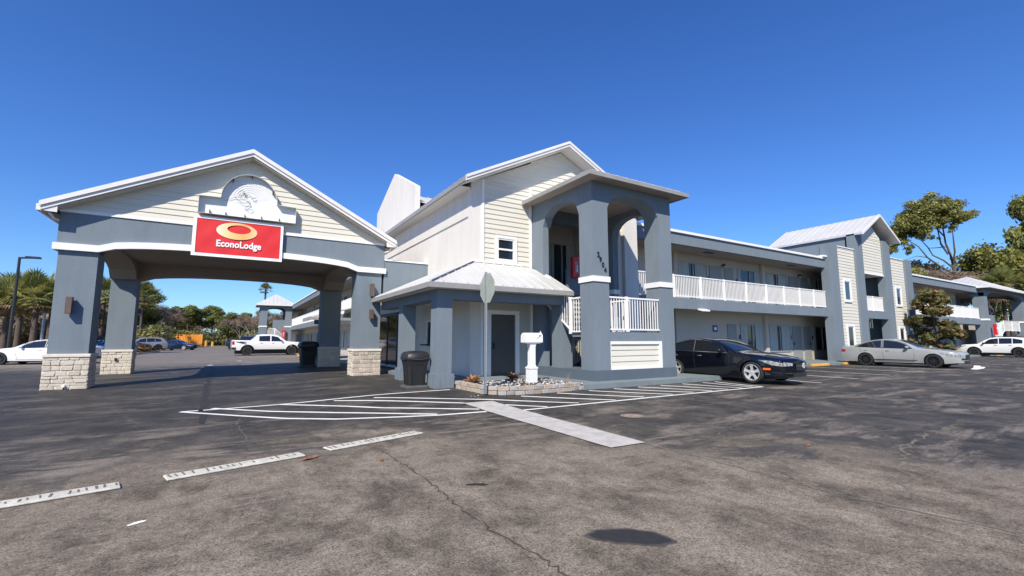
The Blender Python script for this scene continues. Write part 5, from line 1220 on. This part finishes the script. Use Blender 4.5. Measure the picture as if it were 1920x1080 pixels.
c.top('bed_cover',4.36,5.75,-.9,.9,BLACKM)
# dark pickup behind it
c=boxy((1.9,78.0,0),R(0),'dark navy pickup half hidden behind the tail of the white pickup',PDBLU,tp_,5.86,2.02,3.67,.98,.48,.52,tb,[(1.85,2.75,ip((1.85,1.3),(2.2,1.68),(2.75,1.80))),(2.85,3.75,ip((2.85,1.80),(3.75,1.76)))],(1.55,2.2),(3.95,4.25),wr=.42,spokes=6,rf=.6,rim=ALLOY,cat='pickup truck',name='pickup_truck',group='parked pickups',clad=False)
c.cap('tail_light',.8,1,.95,1.3,TAILR,rear=True); c.cap('tail_light',-1,-.8,.95,1.3,TAILR,rear=True)
# left: white sedan, blue cars, silver suv, black sedan
c=sedan((-9.5,37.6,0),R(180-17),'white sedan cut by the left edge of the view, behind the front left entrance pillar',PSIL if False else PWHT,None,rim=ALLOYD,chrome=False,H=1.42,spokes=10,wr=.34)
sedan((-10.5,57.2,0),R(150),'bright blue sedan between the two left entrance pillars',PBLU,None,chrome=False,wr=.34)
c=boxy((-10.2,76,0),R(200),'silver grey SUV parked far off beyond the grassy island',PSG,[(u*1.12,z*1.06) for u,z in suvp],4.93,1.95,2.9,.95,.3,.46,lambda u:1.04+.03*u,[(1.6,2.6,ip((1.6,1.15),(2.0,1.5),(2.6,1.63))),(2.68,3.5,lambda u:1.63),(3.56,4.2,ip((3.56,1.63),(4.2,1.48)))],(1.27,2.0),(4.5,4.76))
boxy((-12.9,70,0),R(160),'white SUV mostly hidden behind the rear left entrance pillar',PWHT,suvp,4.4,1.85,2.64,.86,.27,.43,sb,[(1.4,2.35,ip((1.4,1.08),(1.8,1.44),(2.0,1.5),(2.4,1.55))),(2.4,3.15,lambda u:1.55)],(1.13,1.8),(4.02,4.25))
sedan((-6.9,79.5,0),R(-30),'dark sedan facing the camera far off beside the silver grey SUV',PDBLU,None,wr=.34)
sedan((-2.2,150,0),R(20),'pale car far off at the tree line, right of the orange container',PWHT,None,wr=.34)
sedan((1.5,150,0),R(20),'dark car far off at the tree line, left of the dark pickup',PBLK,None,wr=.34)
ct=thing('cargo_container',(-9.7,124,0),'orange cargo container standing at the far tree line','container',rz=R(-3))
ORG_=mat('orange_container',(.75,.30,.03),.6,var=.12,vscale=1)
part('container_body',MB().box(-3.6,3.6,-1.2,1.2,.1,2.6),ORG_,ct,world=False)
for k in range(24): part('corrugation',MB().box(-3.5+.3*k,-3.38+.3*k,-1.25,-1.2,.25,2.45),ORG_,ct,world=False)
for x in (-3.55,3.55): part('corner_post',MB().box(x-.08,x+.08,-1.28,1.28,0,2.65),ORG_,ct,world=False)
bo=thing('yellow_bollard',(-5.4,123,0),'pair of short yellow posts beside the orange container','bollard')
part('post',MB().lathe([(0,1.3),(.25,1.28),(.28,0)],10).lathe([(0,1.0),(.25,.98),(.28,0)],10,'z',(1.2,.5,0)),YEL,bo,world=False)
isl=thing('kerbed_island',(-8.6,64,0),'kerbed grass island at the end of the left parking row','kerb island')
part('kerb',MB().prism([(-10.2,60),(-8.2,59.5),(-7.3,62),(-7.6,69),(-9.8,70)],'z',0,.13),CONC,isl); part('turf',MB().prism([(-10.0,60.3),(-8.3,59.8),(-7.5,62.1),(-7.8,68.7),(-9.7,69.7)],'z',.13,.16),SOIL,isl)
lp=thing('light_pole',(-11.9,40.3,0),'dark parking-lot light pole with a short arm at the left edge','light pole')
part('pole',MB().tube([(0,0,0),(0,0,6.6)],[.10,.07],8),BLACKM,lp,world=False); part('lamp_arm',MB().bar((0,0,6.55),(.85,-.5,6.55),.1),BLACKM,lp,world=False); part('lamp_head',MB().box(.45,1.1,-.75,-.35,6.5,6.6),BLACKM,lp,world=False)
for (x,y,hh,lab) in ((-15.2,58.5,4.2,'short pale signpost under the palms at the left'),(-11.9,62,7.4,'thin wooden pole between the left entrance pillars'),(-3.5,140,8,'pale utility pole in front of the far trees')):
    t=thing('utility_pole',(x,y,0),lab,'pole'); part('pole_shaft',MB().tube([(0,0,0),(0,0,hh)],[.14,.1],8),STEEL if hh<5 else BARKL,t,world=False)

# ------------------------------------------------------------------ vegetation
def leaf_mesh(name,C,rad,n,size,m,flat=.7,shell=.55,tri=False,mats=None,elong=1.6):
    """n small leaf quads spread in clumps: C centres (k,3), rad radii (k,)"""
    C=np.asarray(C,float); rad=np.asarray(rad,float); k=len(C); pr=rad**2; idx=RNG.choice(k,n,p=pr/pr.sum())
    d=RNG.normal(0,1,(n,3)); d/=np.linalg.norm(d,axis=1)[:,None]; r=rad[idx]*(shell+(1-shell)*RNG.random(n))**(1/1.5)*(1+RNG.normal(0,.12,n))
    P=C[idx]+d*r[:,None]*np.array([1,1,flat])
    a=RNG.normal(0,1,(n,3))+d*.0; a[:,2]*=.6; a/=np.linalg.norm(a,axis=1)[:,None]; b=np.cross(a,d+RNG.normal(0,.5,(n,3))); b/=np.linalg.norm(b,axis=1)[:,None]+1e-9
    s_=size*RNG.uniform(.6,1.4,n)[:,None]; a=a*s_*elong/2; b=b*s_/2
    V=np.stack([P-a,P+b,P+a,P-b],1).reshape(-1,3)
    me=bpy.data.meshes.new(name); me.vertices.add(4*n); me.vertices.foreach_set('co',V.ravel().astype(np.float32)); me.loops.add(4*n); me.loops.foreach_set('vertex_index',np.arange(4*n,dtype=np.int32))
    me.polygons.add(n); me.polygons.foreach_set('loop_start',np.arange(0,4*n,4,dtype=np.int32)); 
    for q in (mats or [m]): me.materials.append(q)
    if mats: me.polygons.foreach_set('material_index',RNG.choice(len(mats),n,p=[.75,.25] if len(mats)==2 else None).astype(np.int32))
    me.update(calc_edges=True); return me
def tree_variant(seed,hh,rw,kind):
    r=random.Random(seed); tr=MB(); C=[];rad=[]
    if kind=='bare':
        def grow(p,d,L,w_,lv):
            q=p+d*L; tr.tube([p,p.lerp(q,.5)+Vector((r.uniform(-.05,.05)*L,r.uniform(-.05,.05)*L,0)),q],[w_,w_*.8,w_*.6],4 if lv>1 else 6,cap=False)
            if lv>=5: C.append(tuple(q)); rad.append(L*.9); return
            for k in range(2 if lv>2 else 3):
                nd=(d+Vector((r.uniform(-1,1),r.uniform(-1,1),r.uniform(-.2,.7)))*.62).normalized(); grow(q,nd,L*r.uniform(.62,.85),w_*.6,lv+1)
        grow(Vector((0,0,0)),Vector((0,0,1)),hh*.27,.02*hh,0)
        return mesh('trunk',tr,BARKL),leaf_mesh('twigs',C,[x*1.1 for x in rad],3200,.055,LEAFB,elong=11,flat=1,shell=.05)
    top=hh; tr.tube([(0,0,-.1),(r.uniform(-.2,.2),0,hh*.3),(r.uniform(-.4,.4),r.uniform(-.4,.4),hh*.8)],[.022*hh,.016*hh,.006*hh],7)
    n=16
    for k in range(n):
        a=r.uniform(0,6.28); z=hh*r.uniform(.34,.93) if kind!='pine' else hh*r.uniform(.55,.96); f=math.sin(math.pi*min(1,max(.1,(z/hh-.2)/.85)))**.6
        rr_=rw*f*r.uniform(.25,.85); c_=(rr_*math.cos(a),rr_*math.sin(a),z); C.append(c_); rad.append(rw*r.uniform(.24,.42)*(1 if kind!='pine' else .8))
        tr.tube([(0,0,z*.7),(c_[0]*.5,c_[1]*.5,z*.82),c_],[.007*hh,.005*hh,.002*hh],4,cap=False)
    m={'oak':LEAF2,'pine':LEAF1,'olive':LEAF3}[kind]
    return mesh('trunk',tr,BARK),leaf_mesh('crown',C,rad,10500,.21,m,flat=.75,shell=.15)
VAR={k:[tree_variant(i*7+3,10,3.9 if k!='bare' else 3,k) for i in range(2)] for k in ('oak','pine','olive','bare')}
LAB={'oak':'dark bushy tree','pine':'tall pine with an open crown','olive':'yellow-green leafy tree','bare':'leafless grey-brown tree'}
def plant(kind,x,y,hh,label,wid=1.0,z=-.06,grp='trees beyond the parking lot'):
    v=random.choice(VAR[kind]); t=thing({'oak':'oak_tree','pine':'pine_tree','olive':'shade_tree','bare':'bare_tree'}[kind],(x,y,z),label,'tree',grp,rz=random.uniform(0,6.28)); t.scale=(hh/10*wid,hh/10*wid,hh/10)
    link('trunk',v[0],t); link('twigs' if kind=='bare' else 'crown',v[1],t)
    return t
def polar(px,dist):
    a=R(58.8)-math.atan((px-960)/858.0); return dist*math.cos(a),dist*math.sin(a)
# tree line seen left and through the entrance: (pixel column, distance, height, kind)
TLN=[]
rt=random.Random(3)
tops={-80:552,0:560,60:560,120:556,175:553,215:550,262:550,285:560,305:570,330:583,348:579,372:592,395:581,415:594,440:592,460:584,480:578,520:580,640:580}
def hgt(px,py,d): return 1.4+(638-py)/858*d*math.cos(math.atan((px-960)/858.0))
for px in range(-80,640,13):
    d=150+rt.uniform(-8,25) if px>330 else 112+rt.uniform(-8,26); base=hgt(px,float(np.interp(px,list(tops),list(tops.values()))),d)
    kind='bare' if (px in range(455,500)) and rt.random()<.8 else rt.choice(['oak','olive','pine','oak','bare','olive']); TLN.append((px+rt.uniform(-5,5),d,base*rt.uniform(.72,1.0),kind,rt.uniform(.9,1.25)))
for px,d,py,kind in ((350,138,574,'pine'),(397,140,576,'pine'),(262,108,547,'oak'),(240,106,555,'olive'),(470,112,590,'bare'),(450,118,592,'bare'),(486,108,578,'bare'),(428,125,588,'oak'),(300,112,575,'bare'),(318,118,580,'bare')): TLN.append((px,d,hgt(px,py,d),kind,1.15))
for px,d,py,kind in ((1712,88,490,'bare'),(1728,95,492,'olive'),(1700,92,488,'bare'),(1755,90,508,'bare'),(1778,98,512,'olive'),(1830,86,508,'bare'),(1850,92,510,'oak'),(1868,88,505,'bare'),(1742,100,505,'bare'),(1700,80,500,'olive'),(1900,95,450,'olive'),(1925,104,462,'olive'),(1885,108,492,'pine'),(1952,99,455,'olive')): TLN.append((px,d,hgt(px,py,d),kind,.95))
TLN.append((1992,95,hgt(1992,340,95),'pine',.5))
for i,(px,d,hh,kind,wd) in enumerate(TLN):
    x,y=polar(px,d)
    hw_='low' if hh<8 else ('mid-height' if hh<10.2 else 'high')
    bins=[(-200,'outside the left edge'),(0,'behind the leftmost palms'),(30,'behind the palms beside the light pole'),(62,'left of the front left pillar'),(95,'behind the front left entrance pillar'),(128,'hidden by the front left entrance pillar'),(166,'seen between the two left entrance pillars'),(190,'left of the rear left pillar'),(216,'behind the rear left entrance pillar'),(250,'right of the rear left entrance pillar'),(268,'above the silver grey SUV'),(290,'between the silver SUV and dark sedan'),(312,'above the far dark sedan'),(334,'behind the orange container'),(352,'above the orange container'),(372,'right of the orange container'),(392,'above the pale car at the far trees'),(410,'above the dark navy pickup'),(432,'above the tail of the white pickup'),(455,'above the cab of the white pickup'),(478,'left of the left wing stair tower'),(500,'seen through the left wing stair tower'),(545,'hidden behind the left motel wing'),(650,'behind the middle stair tower'),(1715,'above the left end of the far right wing roof'),(1745,'under the spreading crown'),(1795,'at the foot of the spreading tree'),(1840,'above the right end of the far wing roof'),(1875,'left of the far stair tower roof'),(1898,'above the far right stair tower roof'),(1912,'at the right edge above the far stair tower'),(1930,'outside the right edge')]
    side=[n_ for p_,n_ in bins if px>=p_][-1]
    plant(kind,x,y,hh,hw_+' '+LAB[kind]+' '+side,wd,grp=('trees of the far tree line' if px<650 else 'trees behind the right wing')+' ('+kind+')')
# low undergrowth in front of the tree line
C=[];rad=[]
for px in list(range(-80,345,5))+list(range(345,640,6)):
    for k in range(2):
        d=(103 if px<312 else 141)+rt.uniform(-4,6); x,y=polar(px+rt.uniform(-3,3),d); C.append((x,y,rt.uniform(.2,2.6))); rad.append(rt.uniform(1.4,2.8))
o=link('undergrowth',leaf_mesh('undergrowth',C,rad,70000,.3,LEAF1,mats=[LEAF1,LEAFB])); tag(o,'tangled green and brown undergrowth along the foot of the far trees','undergrowth'); o['kind']='stuff'
# grass tuft on the island
C=[(-8.7,61.5,.3),(-8.4,63,.35),(-8.9,65,.3)]; o=link('ornamental_grass',leaf_mesh('ornamental_grass',C,[.75,.7,.7],1500,.09,LEAFD,elong=9,flat=.9,shell=.1)); tag(o,'clump of dry ornamental grass on the kerbed island','plant')

# large spreading tree above the right wing
def limb_tree(name,base,label,limbs,clumps,n,size,m,mats=None,yaw=0,group=None,trunkm=BARK,elong=1.6,flat=.6,shell=.1):
    t=thing(name,base,label,'tree',group,rz=yaw); tr=MB()
    for pts,r0,r1 in limbs: tr.tube(pts,list(np.linspace(r0,r1,len(pts))),7)
    part('trunk',tr,trunkm,t,world=False,smooth=60)
    link('crown',leaf_mesh('crown',[c[:3] for c in clumps],[c[3] for c in clumps],n,size,m,flat=flat,mats=mats,shell=shell,elong=elong),t); return t
# local frame: x to the right as seen from the lot, y away, z up; 1 px = D/858 m
D_=100.0; sx_=1/ (858/ D_ *math.cos(math.atan((1760-960)/858))**-1) if False else None
bx,by=polar(1805,88); yaw=R(58.8-90)-math.atan((1805-960)/858)
k_=1.4*88/ (858/math.cos(math.atan((1805-960)/858))) # metres per pixel (height), lens-stretched
mz=lambda px,py:( (math.atan((px-960)/858)-math.atan((1805-960)/858))*88, 1.4+(638-py)/858*88*math.cos(math.atan((px-960)/858)))
rb=random.Random(9)
def M(px,py,dy=None):
    x,z=mz(px,py); return (x,rb.uniform(-2.2,2.2) if dy is None else dy,z)
tb_=mz(1803,640)
limbs=[([M(1802,640,0),M(1803,560,0),M(1802,520,0),M(1803,495,0)],.3,.2),([M(1803,500,0),M(1799,475,.3),M(1792,452,.5),M(1790,420,.6),M(1797,395,1)],.17,.05),([M(1802,495,0),M(1808,470,-.6),M(1808,445,-1),M(1808,430,-1)],.14,.05),
 ([M(1800,500,0),M(1785,487,0),M(1765,476,.5),M(1757,460,.8),M(1745,445,1)],.13,.05),([M(1798,512,0),M(1775,498,-.5),M(1755,483,-1),M(1740,462,-1.2),M(1722,450,-1)],.16,.05),([M(1795,475,.2),M(1783,455,0),M(1780,430,-1),M(1765,400,-1)],.14,.05),([M(1796,460,0),M(1770,462,.3),M(1758,462,.5)],.08,.03),([M(1792,440,.5),M(1770,415,.5),M(1740,395,0)],.1,.04),([M(1755,483,-1),M(1735,480,-1),M(1712,488,-1)],.07,.02)]
cl=[]
def sweep(pts,rpx,n,jy=6,jx=8):
    for k in range(n):
        t=rb.random()*(len(pts)-1); i=int(t); f=t-i; a,b=pts[i],pts[i+1]; px=a[0]+(b[0]-a[0])*f+rb.gauss(0,jx); py=a[1]+(b[1]-a[1])*f+rb.gauss(0,jy)
        q=M(px,py); cl.append((*q,rpx*rb.uniform(.6,1.5)*.092))
sweep([(1690,445),(1708,425),(1728,404),(1752,388),(1780,378),(1805,378),(1822,390)],9,62,8,11)
sweep([(1730,412),(1750,402),(1775,392),(1800,392),(1815,400)],10,46,10,11); sweep([(1682,462),(1676,470),(1690,455)],6,14,5,6); sweep([(1725,430),(1750,425),(1775,415),(1800,418)],6,26,8)
sweep([(1715,462),(1725,470),(1720,458)],5,7,5,6); sweep([(1745,440),(1765,438),(1783,440)],4.5,9,4); sweep([(1812,420),(1822,400),(1818,385)],5,8,7,5); sweep([(1700,450),(1712,440)],6,8,6,7)
zt=-.06
big=limb_tree('spreading_tree',(bx,by,0),'large flat-topped tree leaning left high above the right motel wing',limbs,cl,42000,.17,LEAFS,mats=[LEAFS,LEAF3],yaw=yaw,flat=.75,shell=.02)
# small magnolia in front of the far right wing
mx_,my_=43.6,12.4
rb=random.Random(4); cl=[]; limbs=[([(0,0,0),(.1,0,1.0),(-.1,.1,2.2),(-.4,0,3.6),(-.9,.1,4.7)],.09,.03)]
for k in range(46):
    z=rb.uniform(.35,4.75); w_=.35+1.95*(1-z/4.9)**.55; a=rb.uniform(0,6.28); rr_=w_*rb.uniform(.45,1.05); c_=(.82*rr_*math.cos(a)-.18*z,rr_*math.sin(a)*.8,z+.12*rr_)
    limbs.append(([(-.16*z,0,max(.3,z-.6)),(c_[0]*.6,c_[1]*.6,z-.15),c_],.025,.008)); cl.append((*c_,rb.uniform(.28,.55)))
mg=limb_tree('magnolia_tree',(mx_,my_,.13),'young magnolia with glossy brown-green leaves in front of the far right wing',limbs,cl,5600,.17,LEAFM,mats=[LEAFM,LEAFMB],elong=2.0,flat=.8)
# palms
def fan_palm_mesh(seed,n=58,R_=1.1,droop=.5):
    r=random.Random(seed); mb=MB()
    for k in range(n):
        a=r.uniform(0,6.28); el=r.uniform(-.7,1.35); pet=R_*r.uniform(.7,1.1); d=Vector((math.cos(a)*math.cos(el),math.sin(a)*math.cos(el),math.sin(el)))
        q=d*pet+Vector((0,0,-.12*pet)); side=d.cross(Vector((0,0,1))).normalized(); upv=side.cross(d).normalized(); mb.bar((0,0,0),q,.03)
        fr=R_*r.uniform(.75,1.05)
        for j in range(15):
            th=(j/14-.5)*2.6; dd=(d*math.cos(th)+side*math.sin(th)+upv*.25*math.cos(th*1.2)).normalized(); e=q+dd*fr*(1-.25*abs(th)/1.3)+Vector((0,0,-droop*fr*(.2+.25*abs(th)))); mm=q+dd*fr*.5
            w_=dd.cross(upv).normalized()*.045*R_; mb.add([q,mm+w_,e,mm-w_],[(0,1,2,3)],1 if el<-.35 else 0)
    me=bpy.data.meshes.new('crown'); me.from_pydata(mb.v,[],mb.f); me.materials.append(LEAFP); me.materials.append(LEAFD); me.polygons.foreach_set('material_index',mb.m); me.update(); return me
PM=[fan_palm_mesh(i) for i in range(3)]
def palm(px,dist,hh,cr,label,lean=0):
    x,y=polar(px,dist); t=thing('fan_palm',(x,y,-.06),label,'palm tree','fan palms'); ztr=hh
    part('trunk',MB().tube([(0,0,0),(lean*.4,0,hh*.5),(lean,0,hh)],[.24,.19,.17],9),BARK,t,world=False,smooth=60)
    c=link('crown',PM[int(px)%3],t,(lean,0,hh)); c.scale=(cr,)*3; c.rotation_euler=(0,0,px); return t
palm(62,50,4.7,1.2,'fan palm with the fullest crown at the left edge behind the white sedan'); palm(8,52,4.4,1.15,'fan palm cut by the left edge of the view'); palm(33,58,5.6,1.2,'fan palm behind the light pole'); palm(92,56,5.0,1.1,'fan palm just left of the front left entrance pillar')
palm(188,62,5.9,1.2,'fan palm seen between the two left entrance pillars'); palm(262,100,9.2,1.5,'fan palm rising from the tree line just right of the rear left pillar')
palm(493,104,11.8,.75,'tall thin palm rising above the left wing stair tower'); palm(1890,82,8.0,1.5,'fan palm seen through the far right stair tower')
C=[];rad=[]
for px in range(-60,215,6):
    x,y=polar(px+rt.uniform(-3,3),66+rt.uniform(-4,4)); C.append((x,y,rt.uniform(.3,4.0))); rad.append(rt.uniform(.9,1.6))
o=link('roadside_bushes',leaf_mesh('roadside_bushes',C,rad,16000,.26,LEAF1,mats=[LEAFB,LEAF1])); tag(o,'brown and green bushes under the palms along the left side','bushes'); o['kind']='stuff'
